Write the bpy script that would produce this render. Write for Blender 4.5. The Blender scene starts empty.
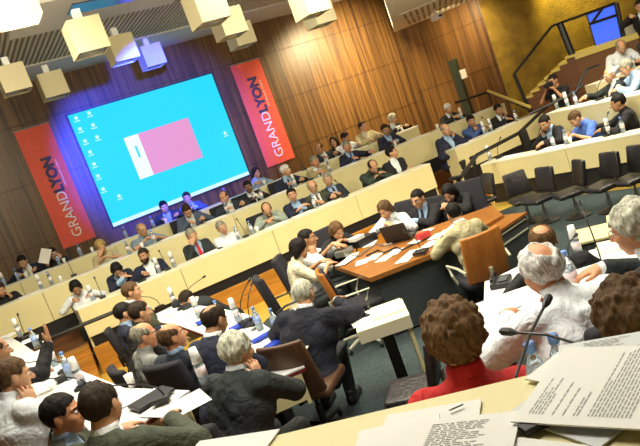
import bpy, bmesh, math, random
import numpy as np
from mathutils import Vector, Matrix
random.seed(7)
C = bpy.context.scene.collection
PI = math.pi
# ------------------------------------------------------------------ camera model (photo frame 640 x 446)
F, ROLL, HOR, H = 650.0, math.radians(20.0), 96.0, 2.5
TH = math.atan(HOR / F); ST, CT = math.sin(TH), math.cos(TH)
SR, CR = math.sin(ROLL), math.cos(ROLL)
def ray(px, py):
    dx, dy = px - 320.0, py - 223.0
    a = dx * CR - dy * SR; b = dx * SR + dy * CR
    return Vector((a, F * CT - b * ST, -F * ST - b * CT))
def at_z(px, py, z):
    r = ray(px, py); t = (z - H) / r.z
    return Vector((0, 0, H)) + r * t
def at_y(px, py, y):
    r = ray(px, py)
    return Vector((0, 0, H)) + r * (y / r.y)
def at_plane(px, py, p, n):
    r = ray(px, py); o = Vector((0, 0, H))
    t = ((p[0]-o.x)*n[0] + (p[1]-o.y)*n[1]) / (r.x*n[0] + r.y*n[1])
    return o + r * t
def proj(v):
    d = Vector(v) - Vector((0, 0, H))
    y = d.y*CT - d.z*ST; up = d.y*ST + d.z*CT
    a = d.x/y*F; b = -up/y*F
    return (320 + a*CR + b*SR, 223 - a*SR + b*CR)
cam_data = bpy.data.cameras.new('camera'); cam = bpy.data.objects.new('camera', cam_data); C.objects.link(cam)
R_, U_, F_ = Vector((1, 0, 0)), Vector((0, ST, CT)), Vector((0, CT, -ST))
cx = CR*R_ - SR*U_; cy = SR*R_ + CR*U_; cz = -F_
cam.matrix_world = Matrix(((cx.x, cy.x, cz.x, 0), (cx.y, cy.y, cz.y, 0), (cx.z, cy.z, cz.z, H), (0, 0, 0, 1)))
cam_data.sensor_width = 36; cam_data.lens = 36*F/640; cam_data.clip_start = 0.05; cam_data.clip_end = 100
bpy.context.scene.camera = cam
# ------------------------------------------------------------------ materials
MATS = {}
def nt(m):
    m.use_nodes = True
    return m.node_tree, m.node_tree.nodes['Principled BSDF']
def mat(name, col, rough=.6, metal=0, spec=.5, emit=0, trans=0, bump=0, bscale=60, var=0, vscale=8, coat=0, sheen=0):
    if name in MATS: return MATS[name]
    m = bpy.data.materials.new(name); t, b = nt(m)
    b.inputs['Base Color'].default_value = (*col, 1); b.inputs['Roughness'].default_value = rough
    b.inputs['Metallic'].default_value = metal; b.inputs['Specular IOR Level'].default_value = spec
    b.inputs['Transmission Weight'].default_value = trans
    if emit:
        b.inputs['Emission Color'].default_value = (*col, 1); b.inputs['Emission Strength'].default_value = emit
    if coat: b.inputs['Coat Weight'].default_value = coat
    if var or bump:
        tc = t.nodes.new('ShaderNodeTexCoord')
    if var:
        n = t.nodes.new('ShaderNodeTexNoise'); n.inputs['Scale'].default_value = vscale; n.inputs['Detail'].default_value = 5
        t.links.new(tc.outputs['Object'], n.inputs['Vector'])
        r = t.nodes.new('ShaderNodeMapRange'); r.inputs['From Min'].default_value = .3; r.inputs['From Max'].default_value = .7
        r.inputs['To Min'].default_value = 1-var; r.inputs['To Max'].default_value = 1+var
        t.links.new(n.outputs['Fac'], r.inputs['Value'])
        x = t.nodes.new('ShaderNodeVectorMath'); x.operation = 'SCALE'; x.inputs[0].default_value = col
        t.links.new(r.outputs['Result'], x.inputs['Scale']); t.links.new(x.outputs['Vector'], b.inputs['Base Color'])
    if bump:
        n = t.nodes.new('ShaderNodeTexNoise'); n.inputs['Scale'].default_value = bscale; n.inputs['Detail'].default_value = 4
        n.inputs['Distortion'].default_value = .6
        t.links.new(tc.outputs['Object'], n.inputs['Vector'])
        bp = t.nodes.new('ShaderNodeBump'); bp.inputs['Strength'].default_value = bump; bp.inputs['Distance'].default_value = .06
        t.links.new(n.outputs['Fac'], bp.inputs['Height']); t.links.new(bp.outputs['Normal'], b.inputs['Normal'])
    MATS[name] = m
    return m
def wood(name, c0, c1, scale, axis, rough=.45, contrast=(.3, .7)):
    """streaky veneer: noise stretched along one axis of the object's own coordinates"""
    m = bpy.data.materials.new(name); t, b = nt(m)
    tc = t.nodes.new('ShaderNodeTexCoord'); mp = t.nodes.new('ShaderNodeMapping'); mp.inputs['Scale'].default_value = scale
    n = t.nodes.new('ShaderNodeTexNoise'); n.inputs['Scale'].default_value = 1.0; n.inputs['Detail'].default_value = 6; n.inputs['Roughness'].default_value = .65
    cr = t.nodes.new('ShaderNodeValToRGB')
    cr.color_ramp.elements[0].position = contrast[0]; cr.color_ramp.elements[0].color = (*c0, 1)
    cr.color_ramp.elements[1].position = contrast[1]; cr.color_ramp.elements[1].color = (*c1, 1)
    t.links.new(tc.outputs['Object'], mp.inputs['Vector']); t.links.new(mp.outputs['Vector'], n.inputs['Vector'])
    t.links.new(n.outputs['Fac'], cr.inputs['Fac']); t.links.new(cr.outputs['Color'], b.inputs['Base Color'])
    b.inputs['Roughness'].default_value = rough
    MATS[name] = m
    return m
M_WALL = wood('wood_panelling', (.034, .016, .008), (.20, .100, .028), (13, 13, .38), 2, .4, (.32, .68))
M_OLIVE = mat('olive_plaster', (.26, .17, .018), .8, var=.35, vscale=3, bump=.4, bscale=25)
M_FLOOR = wood('parquet', (.46, .30, .045), (.66, .45, .08), (1.2, 14, 1), 0, .35)
M_STEP = wood('step_wood', (.33, .125, .012), (.60, .27, .04), (2, 2, 30), 0, .4)
M_DARKSTEP = wood('dark_step_wood', (.09, .03, .008), (.17, .06, .014), (2, 2, 25), 0, .5)
M_CARPET = mat('carpet', (.045, .068, .072), .95, var=.35, vscale=40, bump=.5, bscale=250)
M_CREAM = mat('cream_laminate', (.79, .71, .38), .45, var=.04, vscale=2)
M_TOP = mat('pale_laminate', (.80, .76, .56), .4, var=.04, vscale=3)
M_WHITETOP = mat('white_worktop', (.82, .82, .80), .4)
M_EDGE = mat('red_edge_band', (.16, .02, .02), .4)
M_TABLE = wood('table_veneer', (.24, .085, .018), (.40, .165, .04), (3, 14, 3), 0, .3)
M_GREY = mat('charcoal_panel', (.050, .062, .064), .6, var=.2, vscale=30)
M_BLACK = mat('black_metal', (.012, .012, .013), .4)
M_BLKPL = mat('black_plastic', (.015, .015, .017), .45)
M_LEATH = mat('black_leather', (.022, .020, .022), .33, bump=.25, bscale=30)
M_DKFAB = mat('dark_chair_fabric', (.016, .015, .022), .85, var=.2, vscale=30)
M_CHWOOD = wood('chair_back_wood', (.42, .13, .02), (.60, .22, .04), (20, 20, 3), 2, .4)
M_BRWOOD = wood('brown_shell_wood', (.07, .032, .015), (.12, .06, .028), (20, 20, 3), 2, .45)
M_METAL = mat('grey_metal', (.42, .43, .40), .35, metal=.8)
M_LTMETAL = mat('cream_metal', (.62, .62, .48), .4, metal=.2)
M_PAPER = mat('paper', (.88, .88, .84), .8)
M_PAPER2 = mat('paper_cream', (.84, .80, .56), .8)
M_PAPB = mat('paper_grey', (.70, .74, .74), .8)
M_INK = mat('ink', (.36, .35, .32), .9)
M_INKR = mat('ink_red', (.75, .42, .38), .9)
M_BLUE = mat('blue_folder', (.015, .05, .45), .45)
M_RED = mat('red_box', (.55, .03, .025), .5)
M_CUP = mat('white_cup', (.86, .86, .84), .5)
M_PET = mat('clear_plastic', (.86, .92, .97), .06, trans=.95)
M_WATER = mat('bottle_water', (.55, .66, .74), .12, spec=.8)
M_CAP = mat('blue_cap', (.16, .32, .75), .4)
M_LAB = mat('bottle_label', (.80, .70, .73), .5, var=.3, vscale=25)
M_LABB = mat('bottle_label_blue', (.30, .42, .75), .5, var=.3, vscale=25)
M_WHITE = mat('white_paint', (.80, .80, .76), .6)
M_BOX = mat('ceiling_box_paint', (.56, .50, .31), .7)
M_BOXIN = mat('reflector', (.10, .11, .16), .2, metal=.7)
M_SKIN = {k: mat('skin_' + k, c, .55, var=.08, vscale=20) for k, c in dict(
    pale=(.66, .40, .27), warm=(.58, .31, .17), tan=(.44, .22, .11), red=(.62, .28, .14), dark=(.20, .09, .05)).items()}
M_EYE = mat('eye_dark', (.02, .015, .012), .2)
M_SCL = mat('eye_white', (.75, .72, .68), .3)
M_LIP = mat('lips', (.42, .14, .11), .5)
def hair_mat(k, c):
    n = 'hair_' + k
    if n in MATS: return MATS[n]
    m = wood(n, tuple(x*.45 for x in c), tuple(min(1, x*1.5) for x in c), (60, 60, 14), 2, .6, (.35, .65))
    t = m.node_tree; b = t.nodes['Principled BSDF']; b.inputs['Specular IOR Level'].default_value = .2
    ns = [x for x in t.nodes if x.type == 'TEX_NOISE'][0]; ns.inputs['Distortion'].default_value = 1.2
    bp = t.nodes.new('ShaderNodeBump'); bp.inputs['Strength'].default_value = .8; bp.inputs['Distance'].default_value = .01
    t.links.new(ns.outputs['Fac'], bp.inputs['Height']); t.links.new(bp.outputs['Normal'], b.inputs['Normal'])
    return m
HAIRC = dict(black=(.010, .008, .008), dark=(.030, .019, .012), brown=(.10, .055, .025), chestnut=(.13, .07, .028), grey=(.27, .26, .20),
             silver=(.52, .52, .42), white=(.74, .74, .66), blonde=(.42, .29, .10))
CLOTH = dict(deepnavy=(.006, .008, .019), navy=(.011, .015, .040), black=(.008, .008, .011), charcoal=(.017, .023, .024), olivegrey=(.060, .070, .046), blue=(.05, .10, .30),
             ltblue=(.32, .47, .68), brightblue=(.08, .18, .62), white=(.78, .83, .86), beige=(.50, .45, .26), cream=(.66, .62, .44), greyblue=(.07, .10, .16),
             sage=(.34, .40, .34), red=(.50, .012, .012), brown=(.11, .07, .035), olive=(.045, .05, .026), dkgreen=(.03, .05, .035),
             slate=(.022, .030, .045), tan=(.40, .33, .17), grey=(.24, .25, .24), pink=(.6, .3, .35), steel=(.25, .33, .42))
def cloth_mat(c, pat=False):
    n = 'cloth_' + c + ('_print' if pat else '')
    if n in MATS: return MATS[n]
    col = CLOTH[c]
    return mat(n, col, .85, bump=.7, bscale=9, var=(.75 if pat else .12), vscale=(28 if pat else 14))
# ------------------------------------------------------------------ mesh helpers
def link(name, me, parent=None, loc=None, rotz=0, mats=()):
    o = bpy.data.objects.new(name, me); C.objects.link(o)
    if me is not None and hasattr(me, 'materials') and len(me.materials) == 0:
        for m in mats: me.materials.append(m)
    if parent is not None: o.parent = parent
    if loc is not None: o.location = loc
    if rotz: o.rotation_euler = (0, 0, rotz)
    return o
LABELS = {}
def tag(o, label, cat, group=None, kind=None):
    if kind != 'structure':
        if label in LABELS: print('DUPLICATE LABEL', label)
        LABELS[label] = o.name
    if label: o['label'] = label
    if cat: o['category'] = cat
    if group: o['group'] = group
    if kind: o['kind'] = kind
    return o
def thing(name, label, cat, loc=(0, 0, 0), rotz=0, group=None):
    o = bpy.data.objects.new(name, None); o.empty_display_size = .1; C.objects.link(o)
    o.location = loc; o.rotation_euler = (0, 0, rotz)
    return tag(o, label, cat, group)
def structure(o):
    o['kind'] = 'structure'; return o
class MB:
    def __init__(s): s.bm = bmesh.new()
    def box(s, c, d, rz=0, bev=0, rx=0, ry=0, seg=2):
        r = bmesh.ops.create_cube(s.bm, size=1); vs = r['verts']
        bmesh.ops.scale(s.bm, vec=Vector(d), verts=vs)
        if bev:
            es = list({e for v in vs for e in v.link_edges})
            rr = bmesh.ops.bevel(s.bm, geom=es, offset=bev, segments=seg, profile=.5, affect='EDGES')
            vs = list({v for f in rr['faces'] for v in f.verts} | {v for v in vs if v.is_valid})
        m = Matrix.Translation(Vector(c)) @ Matrix.Rotation(rz, 4, 'Z') @ Matrix.Rotation(ry, 4, 'Y') @ Matrix.Rotation(rx, 4, 'X')
        bmesh.ops.transform(s.bm, matrix=m, verts=vs); return vs
    def prism(s, poly, z0, z1):
        a = [s.bm.verts.new((p[0], p[1], z0)) for p in poly]; b = [s.bm.verts.new((p[0], p[1], z1)) for p in poly]
        n = len(poly)
        s.bm.faces.new(list(reversed(a))); s.bm.faces.new(b)
        for i in range(n): s.bm.faces.new((a[i], a[(i+1) % n], b[(i+1) % n], b[i]))
    def quad(s, pts): s.bm.faces.new([s.bm.verts.new(Vector(p)) for p in pts])
    def tube(s, pts, r, n=8):
        pts = [Vector(p) for p in pts]; rings = []
        rs = r if isinstance(r, (list, tuple)) else [r]*len(pts)
        for i, p in enumerate(pts):
            d = ((pts[min(i+1, len(pts)-1)] - p).normalized() + (p - pts[max(i-1, 0)]).normalized())
            d = d.normalized() if d.length > 1e-6 else Vector((0, 0, 1))
            u = d.cross(Vector((0, 0, 1))); u = u.normalized() if u.length > 1e-3 else Vector((1, 0, 0))
            v = d.cross(u).normalized()
            rings.append([s.bm.verts.new(p + (u*math.cos(2*PI*k/n) + v*math.sin(2*PI*k/n))*rs[i]) for k in range(n)])
        for a, b in zip(rings, rings[1:]):
            for k in range(n): s.bm.faces.new((a[k], a[(k+1) % n], b[(k+1) % n], b[k]))
        s.bm.faces.new(list(reversed(rings[0]))); s.bm.faces.new(rings[-1])
    def lathe(s, prof, n=14, c=(0, 0, 0)):
        rings = []
        for r, z in prof:
            rings.append([s.bm.verts.new((c[0]+max(r, 1e-4)*math.cos(2*PI*k/n), c[1]+max(r, 1e-4)*math.sin(2*PI*k/n), c[2]+z)) for k in range(n)])
        for a, b in zip(rings, rings[1:]):
            for k in range(n): s.bm.faces.new((a[k], a[(k+1) % n], b[(k+1) % n], b[k]))
        s.bm.faces.new(list(reversed(rings[0]))); s.bm.faces.new(rings[-1])
    def mesh(s, name, m, smooth=False):
        bmesh.ops.recalc_face_normals(s.bm, faces=s.bm.faces)
        me = bpy.data.meshes.new(name); s.bm.to_mesh(me); s.bm.free()
        if m is not None: me.materials.append(m)
        if smooth: me.shade_smooth() if hasattr(me, 'shade_smooth') else [setattr(p, 'use_smooth', True) for p in me.polygons]
        return me
    def build(s, name, m, parent=None, loc=None, rotz=0, smooth=False):
        return link(name, s.mesh(name, m, smooth), parent, loc, rotz)
def pad_mesh(name, m, w, h, t, bend=0, bev=.03):
    """upholstered pad in the x-z plane, thickness along y, bent round the sitter"""
    b = MB(); b.box((0, 0, 0), (w, t, h), bev=min(bev, t*.48), seg=3)
    bmesh.ops.subdivide_edges(b.bm, edges=[e for e in b.bm.edges if abs(e.verts[0].co.x-e.verts[1].co.x) > w*.5], cuts=5)
    for v in b.bm.verts:
        v.co.y += bend*(v.co.x/(w/2))**2 + bend*.6*(max(0, v.co.z)/(h/2))**2*-.3
        k = 1 - .10*max(0, v.co.z/(h/2))**2
        v.co.x *= k
    return b.mesh(name, m, True)
# ------------------------------------------------------------------ implicit surfaces
def rc(P, a, b, ra, rb):
    a = np.asarray(a, np.float32); b = np.asarray(b, np.float32); ba = b - a
    t = np.clip(((P - a) @ ba) / max(float(ba @ ba), 1e-9), 0, 1)
    return np.linalg.norm(P - a - t[:, None]*ba, axis=1) - (ra + (rb-ra)*t)
def el(P, c, r):
    q = P - np.asarray(c, np.float32); r = np.asarray(r, np.float32)
    k0 = np.linalg.norm(q/r, axis=1); k1 = np.linalg.norm(q/(r*r), axis=1)
    return k0*(k0-1)/np.maximum(k1, 1e-6)
def smin(a, b, k):
    h = np.clip(.5 + .5*(b-a)/k, 0, 1)
    return b*(1-h) + a*h - k*h*(1-h)
def smax(a, b, k): return -smin(-a, -b, k)
def nets(f, lo, hi, h):
    lo = np.asarray(lo, np.float32); n = np.maximum(np.ceil((np.asarray(hi)-lo)/h).astype(int)+1, 3)
    ax = [lo[i] + h*np.arange(n[i], dtype=np.float32) for i in range(3)]
    G = np.stack(np.meshgrid(*ax, indexing='ij'), -1).reshape(-1, 3)
    V = f(G).reshape(n).astype(np.float32)
    S = V < 0
    cnt = np.zeros(n-1, int)
    for dx in (0, 1):
        for dy in (0, 1):
            for dz in (0, 1):
                cnt += S[dx:n[0]-1+dx, dy:n[1]-1+dy, dz:n[2]-1+dz]
    act = (cnt > 0) & (cnt < 8)
    I = np.argwhere(act)
    if len(I) == 0: return np.zeros((0, 3)), np.zeros((0, 4), int)
    idx = -np.ones(n-1, int); idx[act] = np.arange(len(I))
    acc = np.zeros((len(I), 3)); num = np.zeros(len(I))
    cs = [(x, y, z) for x in (0, 1) for y in (0, 1) for z in (0, 1)]
    for c0 in cs:
        for k in range(3):
            if c0[k]: continue
            c1 = list(c0); c1[k] = 1
            v0 = V[tuple((I+c0).T)]; v1 = V[tuple((I+c1).T)]
            x = (v0 < 0) != (v1 < 0)
            t = np.where(x, v0/np.where(x, v0-v1, 1), 0)
            p = np.tile(np.array(c0, float), (len(I), 1)); p[:, k] = t
            acc += p*x[:, None]; num += x
    verts = lo + h*(I + acc/num[:, None])
    faces = []
    for k in range(3):
        sl0 = [slice(None)]*3; sl1 = [slice(None)]*3
        sl0[k] = slice(0, n[k]-1); sl1[k] = slice(1, n[k])
        a, b = S[tuple(sl0)], S[tuple(sl1)]
        E = np.argwhere(a != b)
        u, w = (k+1) % 3, (k+2) % 3
        E = E[(E[:, u] > 0) & (E[:, w] > 0) & (E[:, u] < n[u]-1) & (E[:, w] < n[w]-1)]
        if len(E) == 0: continue
        s = a[tuple(E.T)]
        q = []
        for du, dw in ((1, 1), (0, 1), (0, 0), (1, 0)):
            c = E.copy(); c[:, u] -= du; c[:, w] -= dw
            q.append(idx[tuple(c.T)])
        q = np.stack(q, 1); q[~s] = q[~s][:, ::-1]
        faces.append(q)
    return verts, np.concatenate(faces)
def np_mesh(name, parts, mats):
    """parts: (verts, faces, material index) joined into one mesh"""
    vs, fs, mi, off = [], [], [], 0
    for v, f, k in parts:
        vs.append(v); fs.append(f+off); mi.append(np.full(len(f), k)); off += len(v)
    V = np.concatenate(vs); Fq = np.concatenate(fs); K = np.concatenate(mi)
    me = bpy.data.meshes.new(name)
    me.vertices.add(len(V)); me.vertices.foreach_set('co', V.astype(np.float32).ravel())
    me.loops.add(len(Fq)*4); me.loops.foreach_set('vertex_index', Fq.astype(np.int32).ravel())
    me.polygons.add(len(Fq)); me.polygons.foreach_set('loop_start', np.arange(0, len(Fq)*4, 4, dtype=np.int32))
    for m in mats: me.materials.append(m)
    me.polygons.foreach_set('material_index', K.astype(np.int32))
    me.polygons.foreach_set('use_smooth', np.ones(len(Fq), bool))
    me.update(calc_edges=True); me.validate()
    return me
# ------------------------------------------------------------------ people: canonical head, hands, hair
def head_sdf(P):
    d = el(P, (0, -.012, .028), (.075, .095, .090))
    d = smin(d, el(P, (0, .022, -.040), (.058, .068, .076)), .03)
    d = smin(d, rc(P, (0, .060, -.093), (0, .050, -.085), .022, .03), .02)
    for s in (-1, 1):
        d = smin(d, rc(P, (s*.038, .058, -.022), (s*.036, .05, -.045), .024, .02), .02)
        d = smin(d, rc(P, (s*.012, .082, .026), (s*.045, .066, .026), .011, .010), .012)
        d = smax(d, -rc(P, (s*.032, .108, .006), (s*.034, .108, .006), .020, .020), .012)
        e = el(P, (s*.078, -.010, -.006), (.011, .021, .034))
        d = smin(d, e, .006)
    d = smin(d, rc(P, (0, .088, .012), (0, .112, -.024), .009, .014), .010)
    for s in (-1, 1): d = smin(d, rc(P, (s*.012, .098, -.026), (s*.013, .096, -.027), .009, .009), .006)
    d = smin(d, rc(P, (-.018, .082, -.056), (.018, .082, -.056), .009, .009), .008)
    d = smin(d, rc(P, (-.015, .080, -.068), (.015, .080, -.068), .010, .010), .008)
    return d
_cache = {}
def head_parts(h):
    if ('head', h) in _cache: return _cache['head', h]
    out = [(*nets(head_sdf, (-.11, -.13, -.135), (.11, .15, .14), h), 0)]
    def blob(f, lo, hi, k, hh=.004): out.append((*nets(f, lo, hi, hh), k))
    for s in (-1, 1):
        blob(lambda P: el(P, (s*.032, .077, .006), (.016, .012, .009)), (s*.032-.02, .05, -.01), (s*.032+.02, .1, .022), 2)
        blob(lambda P: rc(P, (s*.032, .086, .006), (s*.032, .0865, .006), .0065, .0065), (s*.032-.012, .07, -.008), (s*.032+.012, .1, .02), 1)
        blob(lambda P: rc(P, (s*.016, .091, .027), (s*.047, .074, .028), .0065, .005), (s*.032-.03, .05, .01), (s*.032+.03, .11, .045), 3)
    blob(lambda P: smin(rc(P, (-.021, .086, -.059), (0, .091, -.057), .005, .006), rc(P, (0, .091, -.057), (.021, .086, -.059), .006, .005), .004), (-.035, .07, -.075), (.035, .11, -.045), 4)
    _cache['head', h] = out
    return out
def hand_sdf(P, curl):
    d = el(P, (0, .048, 0), (.043, .056, .019))
    d = smin(d, rc(P, (0, 0, 0), (0, .03, 0), .026, .028), .02)
    for x, l, b in ((-.030, .062, .086), (-.010, .078, .094), (.011, .084, .093), (.031, .074, .088)):
        a = math.radians(curl)
        p0 = np.array((x, b-.02, .002)); p1 = p0 + np.array((x*.25, l*.50*math.cos(a)+.012, -l*.50*math.sin(a)))
        p2 = p1 + np.array((0, l*.38*math.cos(2.1*a), -l*.38*math.sin(2.1*a)))
        f = np.minimum(rc(P, p0, p1, .0105, .0092), rc(P, p1, p2, .0092, .0075))
        d = smin(d, f, .006)
    t = np.minimum(rc(P, (.026, .022, -.004), (.056, .052, -.014), .015, .0115), rc(P, (.056, .052, -.014), (.060, .084, -.022), .0115, .0085))
    return smin(d, t, .008)
def hand_part(side, curl, h):
    k = ('hand', side, curl, h)
    if k not in _cache:
        v, f = nets(lambda P: hand_sdf(P, curl), (-.075, -.04, -.10), (.10, .20, .05), h)
        if side < 0: pass
        else: v = v*np.array((-1, 1, 1)); f = f[:, ::-1]
        _cache[k] = (v, f)
    return _cache[k]
def lump(P, s, a):
    return a*(np.sin(P[:, 0]*s+1.3)*np.sin(P[:, 1]*s*1.13+.4)*np.sin(P[:, 2]*s*.93+2.1) + .5*np.sin(P[:, 0]*s*2.3)*np.sin(P[:, 1]*s*2.1+1)*np.sin(P[:, 2]*s*1.9))
def hair_mesh(style, colour, h):
    k = ('hair', style, colour, h)
    if k in _cache: return _cache[k]
    def f(P):
        base = el(P, (0, -.017, .034), (.085, .106, .097)) + lump(P, 70, .004)
        line = -(P[:, 2]*.64 - P[:, 1]*.77 + .014)                      # hairline: forehead to nape
        ears = -np.maximum(np.abs(P[:, 1]+.004)-.026, np.maximum(-P[:, 2]-.09, P[:, 2]-.026)); ears = np.maximum(ears, -np.maximum(-P[:, 1]+.02, np.maximum(P[:, 2]-.012, -9))); ears = np.maximum(ears, -np.maximum(-(P[:, 1]-.046), P[:, 2]-.060))
        if style in ('short', 'crop', 'balding', 'thin', 'fringe', 'tuft'):
            if style == 'crop': base = base + .006
            if style == 'fringe': line = np.maximum(-(P[:, 2]*.75 - P[:, 1]*.66 + .030), -9)
            d = smax(base, line, .008); d = smax(d, -(P[:, 2]+.085), .01)
            d = smax(d, ears, .006)
            if style == 'balding': d = smax(d, -el(P, (0, .030, .105), (.070, .115, .085)), .008)
            if style == 'tuft': d = smax(d, -el(P, (0, -.062, .108), (.050, .075, .062)), .010)
            if style == 'thin':
                for s in (-1, 1): d = smax(d, -el(P, (s*.038, .035, .125), (.022, .060, .055)), .008)
        elif style == 'fluffy':
            base = el(P, (0, -.024, .032), (.098, .112, .108)) + lump(P, 48, .010)
            d = smax(base, line-.004, .010); d = smax(d, -(P[:, 2]+.105), .012)
        elif style == 'wispy':
            base = el(P, (0, -.024, .022), (.094, .110, .100)) + lump(P, 55, .008)
            d = smax(base, line, .010); d = smax(d, -(P[:, 2]+.105), .012)
            d = smax(d, -el(P, (0, -.088, .096), (.046, .062, .070)), .012)
        elif style == 'curly':
            base = el(P, (0, -.022, .034), (.112, .124, .122)) + lump(P, 62, .016)
            d = smax(base, -(P[:, 2]*.55 - P[:, 1]*.83 + .030), .012); d = smax(d, -(P[:, 2]+.125), .015)
        elif style == 'bob':
            base = el(P, (0, -.018, .030), (.094, .108, .102)) + lump(P, 60, .005)
            d = smin(base, rc(P, (-.045, -.040, -.03), (-.055, -.035, -.085), .058, .045), .03)
            d = smin(d, rc(P, (.045, -.040, -.03), (.055, -.035, -.085), .058, .045), .03)
            d = smax(d, -(P[:, 2]*.70 - P[:, 1]*.72 + .030 + 0*P[:, 0]), .010)
            d = smax(d, -el(P, (0, .085, -.03), (.066, .075, .105)), .008)
        else:                                                             # long
            base = el(P, (0, -.018, .030), (.092, .108, .100)) + lump(P, 60, .004)
            d = smin(base, rc(P, (-.045, -.045, -.03), (-.060, -.050, -.20), .060, .040), .03)
            d = smin(d, rc(P, (.045, -.045, -.03), (.060, -.050, -.20), .060, .040), .03)
            d = smin(d, rc(P, (0, -.065, -.03), (0, -.075, -.21), .055, .04), .03)
            d = smax(d, -(P[:, 2]*.70 - P[:, 1]*.72 + .034), .010)
            d = smax(d, -el(P, (0, .085, -.03), (.064, .075, .11)), .008)
        return d
    v, q = nets(f, (-.14, -.17, -.28), (.14, .12, .17), h)
    me = np_mesh('hair', [(v, q, 0)], [hair_mat(colour, HAIRC[colour])])
    _cache[k] = me
    return me
def glasses_mesh():
    if 'glasses' in _cache: return _cache['glasses']
    b = MB()
    for s in (-1, 1):
        b.tube([(s*.033+.024*math.cos(t), .096-.012*abs(math.cos(t)*.5), .004+.018*math.sin(t)) for t in np.linspace(0, 2*PI, 15)], .0022, 5)
        b.tube([(s*.057, .090, .010), (s*.079, .05, .012), (s*.082, -.01, .006)], .002, 5)
    b.tube([(-.010, .097, .008), (.010, .097, .008)], .0025, 5)
    _cache['glasses'] = b.mesh('glasses', M_BLKPL, True)
    return _cache['glasses']
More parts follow.
